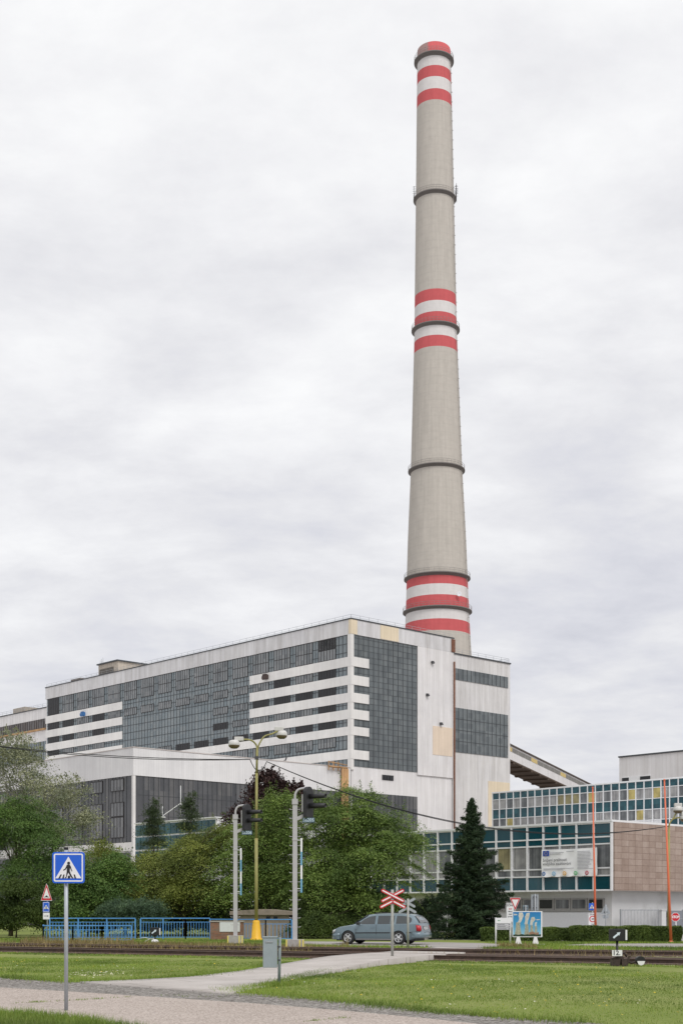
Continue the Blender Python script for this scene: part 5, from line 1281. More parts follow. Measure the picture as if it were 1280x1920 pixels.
# front: lights, bumper, windscreen, mirrors, rails
for s in (1, -1):
    mb = MB(); mb.add([(2.02, s*.77, .70), (2.17, s*.66, .66), (2.25, s*.48, .62), (2.265, s*.48, .52), (2.22, s*.66, .53), (2.10, s*.74, .56)], [(0, 1, 4, 5), (1, 2, 3, 4)], True); hl = mb.build('headlight', HEAD, car); so_ = hl.modifiers.new('t', 'SOLIDIFY'); so_.thickness = .04; so_.offset = 0
    mb = MB(); mb.obox((.80, s*.97, .985), (1, 0, 0), (0, 1, 0), (0, 0, 1), .07, .10, .065); mb.bar((.80, s*.84, .95), (.80, s*.95, .97), .04); mb.build('mirror', TRIM, car, bevel=.02)
    mb = MB(); mb.tube(smoothpts([(.05, s*.60, 1.44), (0, s*.60, 1.485), (-.8, s*.59, 1.50), (-1.55, s*.575, 1.48), (-1.62, s*.575, 1.42)], 4), .018, 8); mb.build('roof_rail', TRIM, car)
v = []; f = []
for y_, x_ in ((-.86, 1.80), (-.80, 2.06), (-.62, 2.24), (-.3, 2.31), (0, 2.325), (.3, 2.31), (.62, 2.24), (.80, 2.06), (.86, 1.80)):
    for dx, z in ((-.03, .22), (.01, .27), (.015, .44), (-.01, .50)): v.append((x_+dx, y_, z))
f = [(i*4+k, i*4+k+1, i*4+k+5, i*4+k+4) for i in range(8) for k in range(3)]
mb = MB(); mb.add(v, f, True); fb = mb.build('front_bumper', PAINT, car); so_ = fb.modifiers.new('t', 'SOLIDIFY'); so_.thickness = .03
mb = MB(); mb.add([(1.10, -.66, .985), (1.10, .66, .985), (.46, .565, 1.375), (.46, -.565, 1.375), (1.14, 0, .99), (.50, 0, 1.395)], [(0, 4, 5, 3), (4, 1, 2, 5)], True); ws = mb.build('windscreen', CGL, car); so_ = ws.modifiers.new('t', 'SOLIDIFY'); so_.thickness = .02; so_.offset = 1
mb = MB(); mb.box(-1.95, 2.0, -.70, .70, .17, .30); mb.build('underbody', TRIM, car)
def wheel(x, s, steer=0.0):
    y = s*.77
    mb = MB(); ring = [(.205, -.09), (.29, -.10), (.312, -.075), (.316, 0), (.312, .075), (.29, .10), (.205, .09)]
    mb.lathe([(r_, z_) for r_, z_ in ring], n=32); R_ = Matrix.Translation((x, y, .316)) @ Matrix.Rotation(steer, 4, 'Z') @ Matrix.Rotation(-s*PI/2, 4, 'X')
    mb.v = [tuple(R_ @ Vector(v_)) for v_ in mb.v]; w = mb.build('wheel', TYRE, car)
    mb = MB(); mb.lathe([(.21, .075), (.205, .092), (.185, .085), (.18, .04), (.19, -.06)], n=32)
    for k in range(5):
        a = k*2*PI/5+.3; c_ = Vector((math.cos(a), math.sin(a), 0)); d_ = Vector((-math.sin(a), math.cos(a), 0))
        mb.add([tuple(c_*.03+d_*.045+Vector((0, 0, .09))), tuple(c_*.03-d_*.045+Vector((0, 0, .09))), tuple(c_*.19-d_*.035+Vector((0, 0, .082))), tuple(c_*.19+d_*.035+Vector((0, 0, .082))), tuple(c_*.03+d_*.045+Vector((0, 0, .05))), tuple(c_*.03-d_*.045+Vector((0, 0, .05))), tuple(c_*.19-d_*.04+Vector((0, 0, .05))), tuple(c_*.19+d_*.04+Vector((0, 0, .05)))], [(0, 1, 2, 3), (0, 4, 5, 1), (1, 5, 6, 2), (2, 6, 7, 3), (3, 7, 4, 0)])
    mb.lathe([(.06, .06), (.058, .095), (0, .10)], n=14)
    mb.v = [tuple(R_ @ Vector(v_)) for v_ in mb.v]; mb.build('rim', RIM, w)
    mb = MB(); mb.lathe([(.19, .03), (0, .03)], n=24); mb.v = [tuple(R_ @ Vector(v_)) for v_ in mb.v]; mb.build('brake_disc', TRIM, w)
for s in (1, -1): wheel(WB[0], s, -.12); wheel(WB[1], s)
# ---------------------------------------------------------------- foliage
def unit(a): return a/np.maximum(np.linalg.norm(a, axis=1, keepdims=True), 1e-9)
def leaf_quads(Pn, size, up=.6, aspect=.55, rng=RNG, along=None, jitter=.35, out=None, outw=.0):
    n = len(Pn); nrm = rng.normal(size=(n, 3)); nrm = unit(nrm)
    nrm[:, 2] += up
    if out is not None: nrm += out*outw
    nrm = unit(nrm)
    t = rng.normal(size=(n, 3)) if along is None else along+rng.normal(size=(n, 3))*.35
    a = unit(t-nrm*np.sum(t*nrm, axis=1, keepdims=True)); b = np.cross(nrm, a)
    s = size*(1+jitter*rng.uniform(-1, 1, size=(n, 1)))
    a = a*s; b = b*s*aspect
    V = np.stack([Pn-a, Pn+b*.9-a*.1, Pn+a, Pn-b*.9-a*.1], axis=1)
    V[:, 1] += nrm*s*.12; V[:, 3] += nrm*s*.12
    return V.reshape(-1, 3), np.arange(4*n).reshape(n, 4)
def clumps(blobs, per, ncl, rc, flat=.3, droop=.35, inner=.45, rng=RNG):
    """leaf positions: flattened sprays spread through the crown's blobs; returns leaf points, outward dirs, spray centres"""
    vol = np.array([b[1][0]*b[1][1]*b[1][2] for b in blobs])**.67; vol /= vol.sum()
    pts, outs, cens = [], [], []
    for (c, r), w in zip(blobs, vol):
        k = max(3, int(round(ncl*w)))
        d = unit(rng.normal(size=(k, 3))); d[:, 2] = np.where(d[:, 2] < -.5, -d[:, 2]*.5, d[:, 2])
        f = inner+(1.03-inner)*rng.uniform(0, 1, size=(k, 1))**.6
        cc = np.array(c)+d*f*np.array(r)
        cens.append(cc)
        for j in range(k):
            m_ = max(4, int(per*rng.uniform(.5, 1.5))); rr = rc*rng.uniform(.6, 1.35)
            o = rng.normal(size=(m_, 3))*np.array([.5, .5, .5*flat])*rr
            h = d[j].copy(); h[2] = 0; hn = np.linalg.norm(h); h = h/hn if hn > .05 else np.array([1., 0, 0])
            s = o[:, :2] @ h[:2]
            o[:, :2] += np.outer(s, h[:2])*.5
            o[:, 2] -= droop*np.maximum(s, -.2*rr)+.25*(o[:, 0]**2+o[:, 1]**2)/rr
            pts.append(cc[j]+o); outs.append(np.repeat(d[j][None], m_, 0))
    return np.concatenate(pts), np.concatenate(outs), np.concatenate(cens)
BARK = mat('bark', (.085, .065, .05), .95, var=.35, scale=6, stretch=(1, 1, .3)); PALEBARK = mat('pale_bark', (.26, .25, .22), .9, var=.25, scale=5)
def limbs(mb, base, cens, r0, rng, nb=16, height=None):
    """a trunk that forks into limbs reaching the sprays"""
    cens = np.array(cens); top = cens[np.argmax(cens[:, 2])]; mid = cens.mean(axis=0)
    zt_ = top[2]*.82; tr = []
    for k in range(7):
        t = k/6; p = Vector((base[0]+(mid[0]-base[0])*t*t*.9+.08*math.sin(k*2.1), base[1]+(mid[1]-base[1])*t*t*.9+.08*math.cos(k*1.7), base[2]-.1+(zt_-base[2])*t)); tr.append(p)
    mb.tube(tr, [r0*(1.25 if k == 0 else 1)*(1-.85*k/6) for k in range(7)], 8)
    for j in rng.choice(len(cens), size=min(nb, len(cens)), replace=False):
        q = Vector(cens[j]); h = max(.18, min(.9, (q.z-base[2])/max(.1, zt_-base[2])*rng.uniform(.35, .75)))
        i = min(5, int(h*6)); a = tr[i].lerp(tr[i+1], h*6-i); L = (q-a).length
        mid_ = a.lerp(q, .5)+Vector((rng.uniform(-.1, .1)*L, rng.uniform(-.1, .1)*L, .10*L))
        rr = r0*(1-.8*h)*.5
        mb.tube([a, a.lerp(mid_, .5)+Vector((0, 0, .03*L)), mid_, mid_.lerp(q, .55), q], [rr, rr*.8, rr*.6, rr*.38, .012], 6)
def tree(name, label, cat, base, blobs, lm, per, ncl, rc, leaf, r0=.14, up=.6, flat=.3, droop=.35, inner=.45, group=None, bark=None, nb=16, aspect=.55, seed=1, outw=.2, core=0):
    """blobs: (px, py, Y, rx_px, rz_px, ry_m)"""
    rng = np.random.default_rng(seed); base = Vector(base)
    t = thing(name, label, cat, base, 0, group); bl_ = []
    for px, py, Y, rx, rz, ry in blobs:
        c = P(px, py, Y)-base; k = Y/FPX; bl_.append((tuple(c), (rx*k, ry, rz*k)))
    pts, outs, cens = clumps(bl_, per, ncl, rc, flat, droop, inner, rng)
    if core:
        w_ = np.array([b_[1][0]*b_[1][1]*b_[1][2] for b_ in bl_]); w_ /= w_.sum(); cp_ = []
        for (c_, r_), q_ in zip(bl_, w_): d_ = unit(rng.normal(size=(int(core*q_), 3)))*rng.uniform(.25, 1, size=(int(core*q_), 1))**.5; cp_.append(np.array(c_)+d_*np.array(r_)*.74)
        cp_ = np.concatenate(cp_); pts = np.concatenate([pts, cp_]); outs = np.concatenate([outs, np.zeros_like(cp_)])
    # upright shoots at the crown's outline
    hi_ = cens[np.argsort(cens[:, 2]+.4*np.abs(cens[:, 0]))[-max(6, len(cens)//4):]]; sh = []
    for c in hi_:
        for _ in range(2):
            L = rng.uniform(.35, 1.0)*rc; d_ = np.array([rng.normal()*.45, rng.normal()*.3, 1.0]); d_ /= np.linalg.norm(d_); m_ = int(16*L/ max(.5, leaf*9))+6
            s_ = rng.uniform(0, 1, size=(m_, 1)); sh.append(c+rng.normal(size=3)*np.array([.5, .4, .1])*rc*.6+d_*s_*L+rng.normal(size=(m_, 3))*(.10*rc)*(1.1-s_))
    sh = np.concatenate(sh); pts = np.concatenate([pts, sh]); outs = np.concatenate([outs, np.tile(np.array([[0, -.3, .9]]), (len(sh), 1))])
    keep = pts[:, 2] > .03; pts, outs = pts[keep], outs[keep]
    V, F = leaf_quads(pts, leaf, up, aspect, rng, out=outs, outw=outw)
    npmesh('crown', V, F, lm, t)
    mb = MB(); limbs(mb, (0, 0, 0), cens, r0, rng, nb); mb.build('trunk', bark or BARK, t)
    return t
L_MID = leafmat('leaves_mid_green', (.085, .148, .034), (.145, .225, .056), (.30, .37, .13))
L_DARK = leafmat('leaves_dark_green', (.045, .078, .020), (.075, .115, .030), (.13, .175, .052))
L_YEL = leafmat('leaves_yellow_green', (.10, .138, .028), (.18, .222, .052), (.33, .345, .11))
L_OLIVE = leafmat('leaves_silver_olive', (.17, .185, .125), (.26, .28, .20), (.46, .48, .39), .15)
L_PURP = leafmat('leaves_purple', (.024, .014, .015), (.044, .023, .025), (.085, .042, .044), .2)
L_SUM = leafmat('leaves_sumac', (.060, .125, .030), (.105, .190, .050), (.21, .285, .095))
L_SPR = leafmat('needles_spruce', (.016, .034, .017), (.030, .056, .028), (.06, .10, .05), .08, 1.2)
L_PINE = leafmat('needles_pine', (.035, .055, .025), (.06, .09, .045), (.10, .13, .075), .1, 1.0)
L_JUN = leafmat('needles_juniper', (0.042, 0.078, 0.049), (0.081, 0.137, 0.088), (0.150, 0.221, 0.150), .1, 1.0)
L_HEDGE = leafmat('leaves_hedge', (00.057, 00.090, 00.028), (00.097, 00.147, 00.041), (00.177, 00.227, 00.069), .15, .9)
TG = 'trees and bushes in front of the plant'
tree('silver_poplar', 'tall sparse silvery poplar behind the dark sumac at far left', 'tree', GB(20, 104), [(30, 1420, 104, 45, 50, 3), (60, 1470, 104, 50, 55, 3), (120, 1500, 104, 55, 45, 3), (165, 1535, 104, 35, 28, 2.2), (40, 1530, 104, 70, 50, 3), (110, 1560, 104, 60, 40, 3), (-20, 1450, 104, 40, 70, 3)], L_OLIVE, 58, 440, .8, .066, .16, .3, .5, .2, .15, TG, PALEBARK, 60, .7, 3, 0)
tree('sumac', 'dark green broad round sumac at the left edge of the photo', 'tree', GB(20, 88), [(25, 1545, 88, 75, 58, 2.4), (80, 1580, 88, 55, 58, 2.2), (-30, 1570, 88, 60, 70, 2.4), (60, 1640, 88, 90, 55, 2.6), (120, 1650, 87, 45, 55, 2)], L_SUM, 420, 105, 1.05, .065, .13, 1.1, .14, .5, .70, TG, None, 20, .34, 4, .5, 46000)
tree('ivy_bush', 'dense dark green bush wall down at the left edge, below the sumac', 'bush', GB(30, 82), [(20, 1715, 82, 60, 42, 1.2), (75, 1712, 82, 32, 40, 1.1), (-40, 1710, 82, 60, 50, 1.2), (40, 1672, 82, 45, 22, 1.0)], L_DARK, 150, 300, .42, .05, .05, .4, .5, .4, .5, TG, None, 10, .6, 5, .5, 26000)
tree('hazel_bush', 'mid green bush behind the three sign post and left railing', 'bush', GB(165, 84), [(150, 1660, 84, 50, 50, 1.8), (200, 1690, 84, 45, 40, 1.6), (130, 1710, 83, 45, 45, 1.4), (215, 1640, 85, 35, 40, 1.6)], L_SUM, 260, 170, .7, .06, .07, .9, .2, .5, .6, TG, None, 14, .5, 6, .4, 22000)
tree('thin_birch', 'sparse yellow green tree between the big square sign and the broad middle tree', 'tree', GB(235, 92), [(215, 1640, 92, 50, 40, 2), (262, 1630, 92, 40, 28, 1.8), (240, 1680, 92, 70, 40, 2.2), (195, 1600, 92, 30, 24, 1.6)], L_YEL, 130, 200, .9, .058, .10, .7, .2, .5, .3, TG, None, 30, .55, 7, .2)
tree('cherry_tree', 'broad olive green tree with layered twigs behind the railing, left of the first signal mast', 'tree', GB(345, 88), [(350, 1615, 88, 65, 48, 2.3), (300, 1640, 88, 55, 40, 2.2), (395, 1605, 88, 55, 60, 2.2), (360, 1670, 87, 90, 45, 2.5), (335, 1605, 88, 30, 20, 1.5), (420, 1565, 88, 30, 32, 1.5), (275, 1690, 88, 45, 30, 1.8)], L_YEL, 520, 120, 1.1, .056, .15, 1.3, .12, .55, .72, TG, None, 26, .5, 8, .5, 26000)
tree('cherry_tree', 'bushy green tree rising between the two signal masts behind the lamp pole', 'tree', GB(505, 86), [(515, 1545, 86, 42, 60, 2), (470, 1590, 86, 50, 55, 2.2), (545, 1600, 86, 60, 70, 2.4), (500, 1660, 85, 90, 55, 2.6), (455, 1640, 86, 55, 60, 2.2), (540, 1500, 86, 18, 22, .9)], L_MID, 520, 125, 1.1, .058, .16, 1.3, .12, .55, .72, TG, None, 26, .5, 9, .5, 26000)
tree('cherry_tree', 'largest spreading green tree behind the car with light sprays on top', 'tree', GB(660, 84), [(650, 1535, 84, 62, 45, 2.3), (700, 1560, 84, 70, 55, 2.4), (620, 1590, 84, 60, 60, 2.4), (690, 1630, 83, 90, 65, 2.8), (740, 1590, 84, 50, 38, 2), (785, 1575, 84, 28, 16, 1.1), (610, 1660, 83, 70, 60, 2.5), (680, 1690, 83, 95, 35, 2.4), (655, 1487, 84, 12, 16, .8), (690, 1505, 84, 22, 22, 1), (600, 1530, 84, 30, 40, 1.4)], L_MID, 520, 195, 1.1, .058, .20, 1.3, .12, .55, .72, TG, None, 34, .5, 10, .5, 42000)
tree('purple_maple', 'dark purple leaved maple rising behind the street lamp pole', 'tree', GB(500, 98), [(515, 1500, 98, 48, 45, 2.1), (480, 1535, 98, 45, 40, 2.1), (500, 1463, 98, 24, 22, 1.1), (445, 1565, 98, 38, 28, 1.6), (550, 1490, 98, 30, 22, 1.4), (520, 1580, 98, 60, 50, 2.4)], L_PURP, 110, 300, .75, .085, .14, .7, .3, .5, .3, TG, None, 22, .75, 11, .2)
tree('undergrowth_bush', 'low dark ivy covered bush between the second signal mast and the car', 'bush', GB(595, 80), [(590, 1735, 80, 45, 28, 1.2), (640, 1735, 81, 50, 30, 1.2), (560, 1720, 82, 30, 35, 1.2), (700, 1730, 82, 60, 32, 1.3)], L_DARK, 150, 330, .42, .05, .06, .5, .4, .4, .45, TG, None, 10, .55, 12, .4, 22000)
tree('background_thicket', 'dark green thicket filling the gap behind the railing and the kiosk', 'bush', GB(400, 92), [(300, 1715, 92, 90, 45, 1.4), (420, 1715, 92, 90, 50, 1.4), (540, 1715, 92, 80, 45, 1.4), (180, 1720, 92, 80, 40, 1.4), (640, 1705, 91, 80, 50, 1.4), (740, 1715, 90, 50, 35, 1.2), (300, 1670, 94, 110, 30, 1.4), (560, 1660, 94, 120, 50, 1.4)], L_DARK, 150, 560, .65, .085, .06, .4, .5, .3, .3, TG, None, 12, .6, 13, .4, 60000)
tree('juniper', 'low blue green spreading juniper behind the left blue railing', 'bush', GB(255, 82), [(235, 1705, 82, 32, 18, .9), (272, 1702, 82, 34, 18, .9), (255, 1722, 82, 45, 22, 1.0), (205, 1708, 82, 22, 18, .8)], L_JUN, 90, 260, .42, .07, .05, .35, .3, -.2, .45, TG, None, 10, .25, 14, .3)
tree('dark_juniper', 'dark spreading conifer shrub between the car tail and the spruce', 'bush', GB(790, 84), [(790, 1725, 84, 38, 30, 1.2), (765, 1735, 84, 30, 24, 1.0), (815, 1705, 84, 25, 22, 1.0), (780, 1745, 83, 50, 20, 1.1)], L_SPR, 90, 260, .45, .075, .05, .3, .4, .2, .45, TG, None, 10, .3, 15, .3)
def conifer(label, base, H, R, tiers, lm, seed, dens=1.0, leaf=.07, gap=0.0, name='spruce', skirt=.02, pw=.85, group=None):
    rng = np.random.default_rng(seed); base = Vector(base); t = thing(name, label, 'tree', base, 0, group)
    mb = MB(); mb.tube([(0, 0, -.1), (0, 0, H*.5), (0, 0, H*.98)], [.13*H/8, .08*H/8, .012], 8)
    pts = []; al_ = []
    for i in range(tiers):
        t_ = i/(tiers-1); z = H*(skirt+(.97-skirt)*t_); r_ = R*(1-t_)**pw*(1+.10*math.sin(i*1.9))+.06
        nb = max(4, int(10-5*t_))
        for k in range(nb):
            a = 2*PI*k/nb+i*2.4+rng.uniform(-.3, .3); L = r_*rng.uniform(.5, 1.2); d = np.array([math.cos(a), math.sin(a), 0.])
            dr = -.28+.5*t_; tip = np.array([0, 0, z])+d*L+np.array([0, 0, dr*L]); 
            if L > .4 and rng.uniform() < .6: mb.tube([(0, 0, z), tuple(np.array([0, 0, z])+d*L*.5+np.array([0, 0, dr*L*.6])), tuple(tip)], [.03, .02, .008], 5)
            n = int(dens*(30+135*L)); s = rng.uniform(.05, 1, size=n)**.7
            c = np.array([0, 0, z])+np.outer(s*L, d)+np.outer(s*L*dr+.12*L*(s**2), [0, 0, 1])
            w = (.05+.17*L*(1-s)*np.minimum(1, s*3)+.03)
            side = np.array([-d[1], d[0], 0]); lat = rng.normal(size=n)*w
            c += np.outer(lat, side)+np.outer(rng.normal(size=n)*.06-.25*np.abs(lat), [0, 0, 1])
            pts.append(c); al_.append(np.repeat((d+np.array([0, 0, -.15]))[None], n, 0)+np.outer(np.sign(lat)*.7, side))
    pts = np.concatenate(pts); al_ = np.concatenate(al_); k_ = pts[:, 2] > .02
    V, F = leaf_quads(pts[k_], leaf, .5, .28, rng, along=al_[k_]); npmesh('crown', V, F, lm, t); mb.build('trunk', BARK, t)
    return t
conifer('tall dark green spruce standing before the teal office front', GB(884, 78), (1762-1494)*78/FPX, 2.5, 36, L_SPR, 21, 1.5, .085)
for px, ys_, wd, sd_, lab in ((289, (1508, 1524, 1542, 1560, 1580), (5, 12, 17, 20, 22), 22, 'small thin dark pine in front of the turbine hall, left of the white aerial mast'), (356, (1494, 1510, 1530, 1550, 1575), (4, 11, 15, 19, 22), 23, 'small thin dark pine rising right of the white aerial mast')):
    tree('young_pine', lab, 'tree', GB(px, 112), [(px+(-1)**i_*3, y_, 112, w_, 13, w_*112/FPX) for i_, (y_, w_) in enumerate(zip(ys_, wd))], L_PINE, 40, 130, .46, .11, .08, .1, .5, .0, .2, 'young pines', None, 24, .22, sd_, .1)
# clipped hedges
def hedge(label, a, bb, th, h, seed, n):
    rng = np.random.default_rng(seed); a, bb = Vector(a), Vector(bb); d = bb-a; L = d.length; dn = d.normalized(); s_ = Vector((-dn.y, dn.x, 0))
    t = thing('hedge', label, 'hedge', a, 0, 'clipped hedges')
    D, S_ = np.array(dn), np.array(s_)
    fr = np.array([h, h, th*1.3, .4]); fr = np.array([h*L, h*L*.5, th*L, th*h*2]); fr /= fr.sum(); k = rng.choice(4, size=n, p=fr)
    u = rng.uniform(0, L, n); w = rng.uniform(0, th, n); z = rng.uniform(0.02, h, n); dd = rng.exponential(.035, n)-.03
    w = np.where(k == 0, dd, np.where(k == 1, th-dd, w)); z = np.where(k == 2, h-dd, z); u = np.where(k == 3, np.where(rng.uniform(size=n) < .5, dd, L-dd), u)
    u += .04*np.sin(z*7+u*3); z += np.where(k == 2, .025*np.sin(u*2.3)+.015*np.sin(u*7.1), 0)
    pts = np.outer(u, D)+np.outer(w, S_)+np.outer(z, [0, 0, 1])
    V, F = leaf_quads(pts, .048, .4, .6, rng); npmesh('foliage', V, F, L_HEDGE, t)
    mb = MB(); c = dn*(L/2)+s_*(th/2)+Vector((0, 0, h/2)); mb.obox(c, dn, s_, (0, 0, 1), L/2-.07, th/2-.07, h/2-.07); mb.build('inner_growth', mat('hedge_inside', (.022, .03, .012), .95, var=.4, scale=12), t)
h1a, h1b = GB(905, 72.5), GB(1078, 72.5)
hedge('clipped green hedge behind the picture board, the farther of the two', h1a, h1b, 1.1, EYE+(HOR-1741)*72.5/FPX, 31, 22000)
hedge('nearer and taller clipped green hedge at right in front of the gate', GB(1076, 70.8), GB(1277, 70.8), 1.3, EYE+(HOR-1738)*70.8/FPX, 32, 30000)
# ---------------------------------------------------------------- grass, weeds, clover
def in_poly(p, poly):
    x, y = p[:, 0], p[:, 1]; c = np.zeros(len(p), bool); n = len(poly); j = n-1
    for i in range(n):
        xi, yi = poly[i][0], poly[i][1]; xj, yj = poly[j][0], poly[j][1]
        t = (yi > y) != (yj > y)
        with np.errstate(divide='ignore', invalid='ignore'): xc = (xj-xi)*(y-yi)/(yj-yi)+xi
        c ^= t & (x < xc); j = i
    return c
def scatter(poly, dens, rng):
    poly = [(p[0], p[1]) for p in poly]; a = np.array(poly); lo_, hi_ = a.min(0), a.max(0)
    n = int(dens*(hi_[0]-lo_[0])*(hi_[1]-lo_[1])); p = rng.uniform(lo_, hi_, size=(n, 2)); return p[in_poly(p, poly)]
def blades(pts, h, w, lean, rng, z0=0.0):
    n = len(pts); a = rng.uniform(0, 2*PI, n); d = np.stack([np.cos(a), np.sin(a)], 1); s = np.stack([-d[:, 1], d[:, 0]], 1)
    hh = h*rng.uniform(.5, 1.4, n); ww = w*(pts[:, 1]/30)**.5
    z = np.full((n, 1), z0)
    A = np.concatenate([pts-s*ww[:, None], z], 1); B = np.concatenate([pts+s*ww[:, None], z], 1)
    C = np.concatenate([pts+d*(lean*hh*rng.uniform(.2, 1.2, n))[:, None], (z0+hh)[:, None]], 1)
    V = np.stack([A, B, C], 1).reshape(-1, 3); return V, np.arange(3*n).reshape(n, 3)
rg = np.random.default_rng(77)
def nz2(p, s, seed):
    r_ = np.random.default_rng(seed); v = np.zeros(len(p))
    for k in range(6):
        f = r_.normal(size=2)*s*(1+.5*k); v += np.sin(p @ f+r_.uniform(0, 6.28))/(1+.4*k)
    return v/2.2
LAWN = leafmat('grass_blades', (.115, .195, .034), (.185, .275, .054), (.35, .37, .12), .3, .25)
DRY = leafmat('dry_grass_blades', (0.125, 0.112, 0.044), (0.237, 0.181, 0.094), (0.375, 0.288, 0.163), .2, .5)
lawnA = line([(-90, 1798), (0, 1796), (200, 1798), (400, 1801), (545, 1805), (450, 1820), (350, 1832), (250, 1837), (150, 1841), (130, 1842), (60, 1837), (0, 1833), (-90, 1828)])
lawnB = line([(752, 1806), (716, 1802), (645, 1816), (560, 1834), (500, 1849), (452, 1858), (440, 1861), (540, 1869), (640, 1878), (730, 1889), (840, 1901), (960, 1910), (1090, 1919), (1300, 1938), (1440, 1958), (1500, 1840), (1420, 1830), (1140, 1817), (900, 1811)])
lawnC = line([(-120, 1895), (0, 1901), (60, 1903), (110, 1909), (180, 1916), (260, 1930), (330, 1950), (200, 2000), (-200, 2000)])
Vs, Fs, o_ = [], [], 0
def push(V, F):
    global o_
    Vs.append(V); Fs.append(F+o_); o_ += len(V)
for poly, dens, h in ((lawnA, 560, .034), (lawnB, 560, .032)):
    p = scatter(poly, dens, rg); v = nz2(p, .9, 3); keep = rg.uniform(size=len(p)) < .60+.4*v; p = p[keep]
    hs = h*(1+.4*nz2(p, .6, 9)); V, F = blades(p, 1.0, .0075, .6, rg); 
    V = V.reshape(-1, 3, 3); V[:, 2, 2] *= hs; V[:, 2, :2] = V[:, 0, :2]*.5+V[:, 1, :2]*.5+(V[:, 2, :2]-(V[:, 0, :2]+V[:, 1, :2])*.5)*hs[:, None]; push(V.reshape(-1, 3), F)
p = scatter(lawnC, 1100, rg); V, F = blades(p, .11, .006, .7, rg, .02); push(V, F)
# ragged tufts along the lawn's edges
for ln in (line([(452, 1859), (540, 1869), (640, 1878), (730, 1889), (840, 1901), (960, 1910), (1090, 1919)]), line([(716, 1803), (645, 1817), (560, 1835), (500, 1850), (455, 1858)]), line([(545, 1806), (450, 1821), (350, 1833), (250, 1838), (150, 1842)]), line([(150, 1842), (60, 1837), (0, 1833)]), [G(500, 1850), G(530, 1847), G(560, 1846)]):
    pl = np.array([(q_.x, q_.y) for q_ in ln]); seg = np.linalg.norm(np.diff(pl, axis=0), axis=1); n = int(seg.sum()*420); s = rg.uniform(0, seg.sum(), n); cs = np.concatenate([[0], np.cumsum(seg)])
    q_ = np.stack([np.interp(s, cs, pl[:, 0]), np.interp(s, cs, pl[:, 1])], 1); q_ += rg.normal(size=q_.shape)*(.10+.14*(1+nz2(q_, 1.6, 4))[:, None])
    V, F = blades(q_, .09, .007, .9, rg); push(V, F)
# tufts round the feet of posts and cabinets, a few blades in the road's cracks
for q_, n, sd_ in ((G(735.5, 1804), 160, .16), (G(523, 1849), 200, .16), (G(553, 1782), 160, .35), (G(441, 1772), 160, .35)):
    c_ = np.array([[q_.x, q_.y]])+rg.normal(size=(n, 2))*sd_; V, F = blades(c_, .12, .009, .7, rg); push(V, F)
for a_, b_, n in ((G(20, 1883), G(150, 1877), 150), (G(150, 1877), G(235, 1871), 90), (G(560, 1918), G(640, 1911), 90), (G(300, 1868), G(420, 1872), 40)):
    s = rg.uniform(0, 1, (n, 1)); c_ = np.array([[a_.x, a_.y]])*(1-s)+np.array([[b_.x, b_.y]])*s+rg.normal(size=(n, 2))*.05+.12*np.sin(s*9); V, F = blades(c_, .035, .006, .9, rg, .012); push(V, F)
# grass beyond the tracks
far1 = line([(-60, 1766), (400, 1772), (560, 1776), (700, 1779), (815, 1776.3), (640, 1774), (545, 1772), (545, 1765), (200, 1762), (-60, 1761)])
far2 = line([(936, 1776), (900, 1779), (1000, 1783), (1320, 1788), (1340, 1778), (1200, 1777), (1040, 1773.5), (1100, 1770), (1290, 1769), (1290, 1768), (1076, 1768), (905, 1766.5), (940, 1770)])
for poly in (far1, far2):
    p = scatter(poly, 130, rg); V, F = blades(p, .10, .012, .7, rg); push(V, F)
pts = [p for p in fine if -22 < p.x < 16]
for a_, b_ in zip(pts[:-1], pts[1:]):
    n = int(.8*1.5*230); s = rg.uniform(0, 1, n); w = -.5-1.5*rg.uniform(0, 1, n)**.8
    q_ = np.stack([a_.x+(b_.x-a_.x)*s-TD.y*w, a_.y+(b_.y-a_.y)*s+TD.x*w], 1); pxq = 640+q_[:, 0]/q_[:, 1]*FPX; q_ = q_[~((pxq > 580) & (pxq < 775))]
    if len(q_): V, F = blades(q_, .05, .009, .8, rg); push(V, F)
g = npmesh('lawn_grass', np.concatenate(Vs), np.concatenate(Fs), LAWN); props(g, 'short green mown grass of the lawns', 'grass', kind='stuff')
Vs, Fs, o_ = [], [], 0
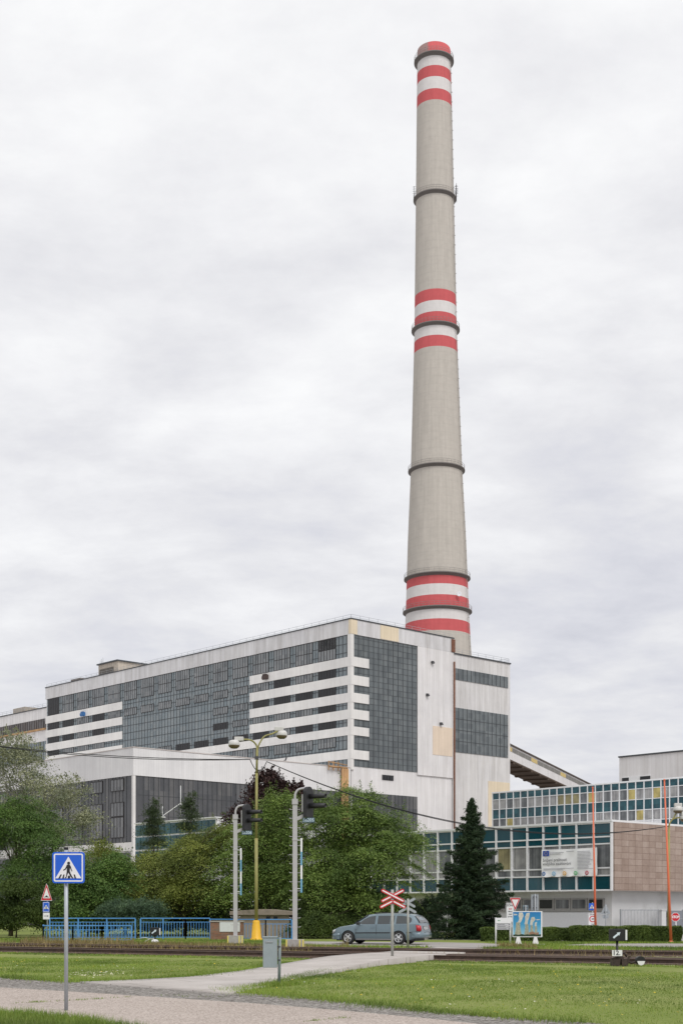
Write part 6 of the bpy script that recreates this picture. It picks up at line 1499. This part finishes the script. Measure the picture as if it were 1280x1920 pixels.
for pts, w0, w1, dens, h, dp in ((t1, -1.0, .1, 40, .07, 1), (t1, 1.45, 2.6, 90, .20, 1), (t1, .2, 1.3, 12, .12, 1), (t2, -.9, 0, 110, .24, 2), (t2, 0, 1.5, 60, .26, 2), (t2, 1.5, 3.2, 110, .28, 2)):
    pts = [p for p in pts if -22 < p.x < 16]
    for a_, b_ in zip(pts[:-1], pts[1:]):
        L = (b_-a_).length; n = int(L*(w1-w0)*dens); s = rg.uniform(0, 1, n); w = rg.uniform(w0, w1, n); d_ = (b_-a_).normalized()
        q_ = np.stack([a_.x+(b_.x-a_.x)*s-d_.y*w, a_.y+(b_.y-a_.y)*s+d_.x*w], 1); q_ = q_[rg.uniform(size=n) < .55+.55*nz2(q_, 1.3, 6)]
        pxq = 640+q_[:, 0]/q_[:, 1]*FPX
        q_ = q_[(q_[:, 0] < 3.5) | (rg.uniform(size=len(q_)) < (.3 if dp == 2 else .6))]; pxq = 640+q_[:, 0]/q_[:, 1]*FPX
        q_ = q_[~((pxq > 585) & (pxq < (770 if dp == 1 else 890)))]
        if len(q_): V, F = blades(q_, h, .010, .8, rg); push(V, F)
for poly, dens, h in ((line([(40, 1774), (250, 1774), (250, 1769), (40, 1768)]), 46, .34), (line([(250, 1774), (600, 1784), (720, 1782), (600, 1776), (250, 1769)]), 30, .2), (line([(930, 1778), (1010, 1781), (1000, 1776), (935, 1774)]), 60, .22), (line([(636, 1775), (655, 1776), (655, 1774), (636, 1774)]), 40, .42)):
    p = scatter(poly, dens, rg); V, F = blades(p, h, .011, .5, rg); push(V, F)
g = npmesh('dry_weeds', np.concatenate(Vs), np.concatenate(Fs), DRY); props(g, 'dry straw coloured weeds along the rails and railings', 'weeds', kind='stuff')
pl = []
for poly, n in ((lawnA, 520), (lawnB, 420)):
    p = scatter(poly, 6, rg); v = nz2(p, .8, 12)+.7*nz2(p, 3, 13); pl.append(p[v > .85])
pl.append(G(180, 1829).xy[:]+rg.normal(size=(110, 2))*np.array([.5, .55])); pl.append(G(175, 1834).xy[:]+rg.normal(size=(60, 2))*np.array([.4, .4]))
pl = np.concatenate(pl); n = len(pl); Pn = np.concatenate([pl, .06+.03*rg.uniform(size=(n, 1))], 1)
V, F = leaf_quads(Pn, .022, 2.5, .9, rg); g = npmesh('clover_flowers', V, F, leafmat('clover_white', (.40, .40, .30), (.65, .65, .58), (.7, .7, .65), .1)); props(g, 'small white clover flowers in the lawn', 'flowers', kind='stuff')
pl = np.concatenate([scatter(lawnA, 1.3, rg), scatter(lawnB, 1.3, rg)]); n = len(pl); Pn = np.concatenate([pl, np.full((n, 1), .07)], 1)
V, F = leaf_quads(Pn, .022, 2.5, .9, rg); g = npmesh('dandelions', V, F, leafmat('dandelion_yellow', (.5, .36, .02), (.6, .45, .03), (.65, .5, .05), .1)); props(g, 'small yellow dandelion flowers in the lawn', 'flowers', kind='stuff')
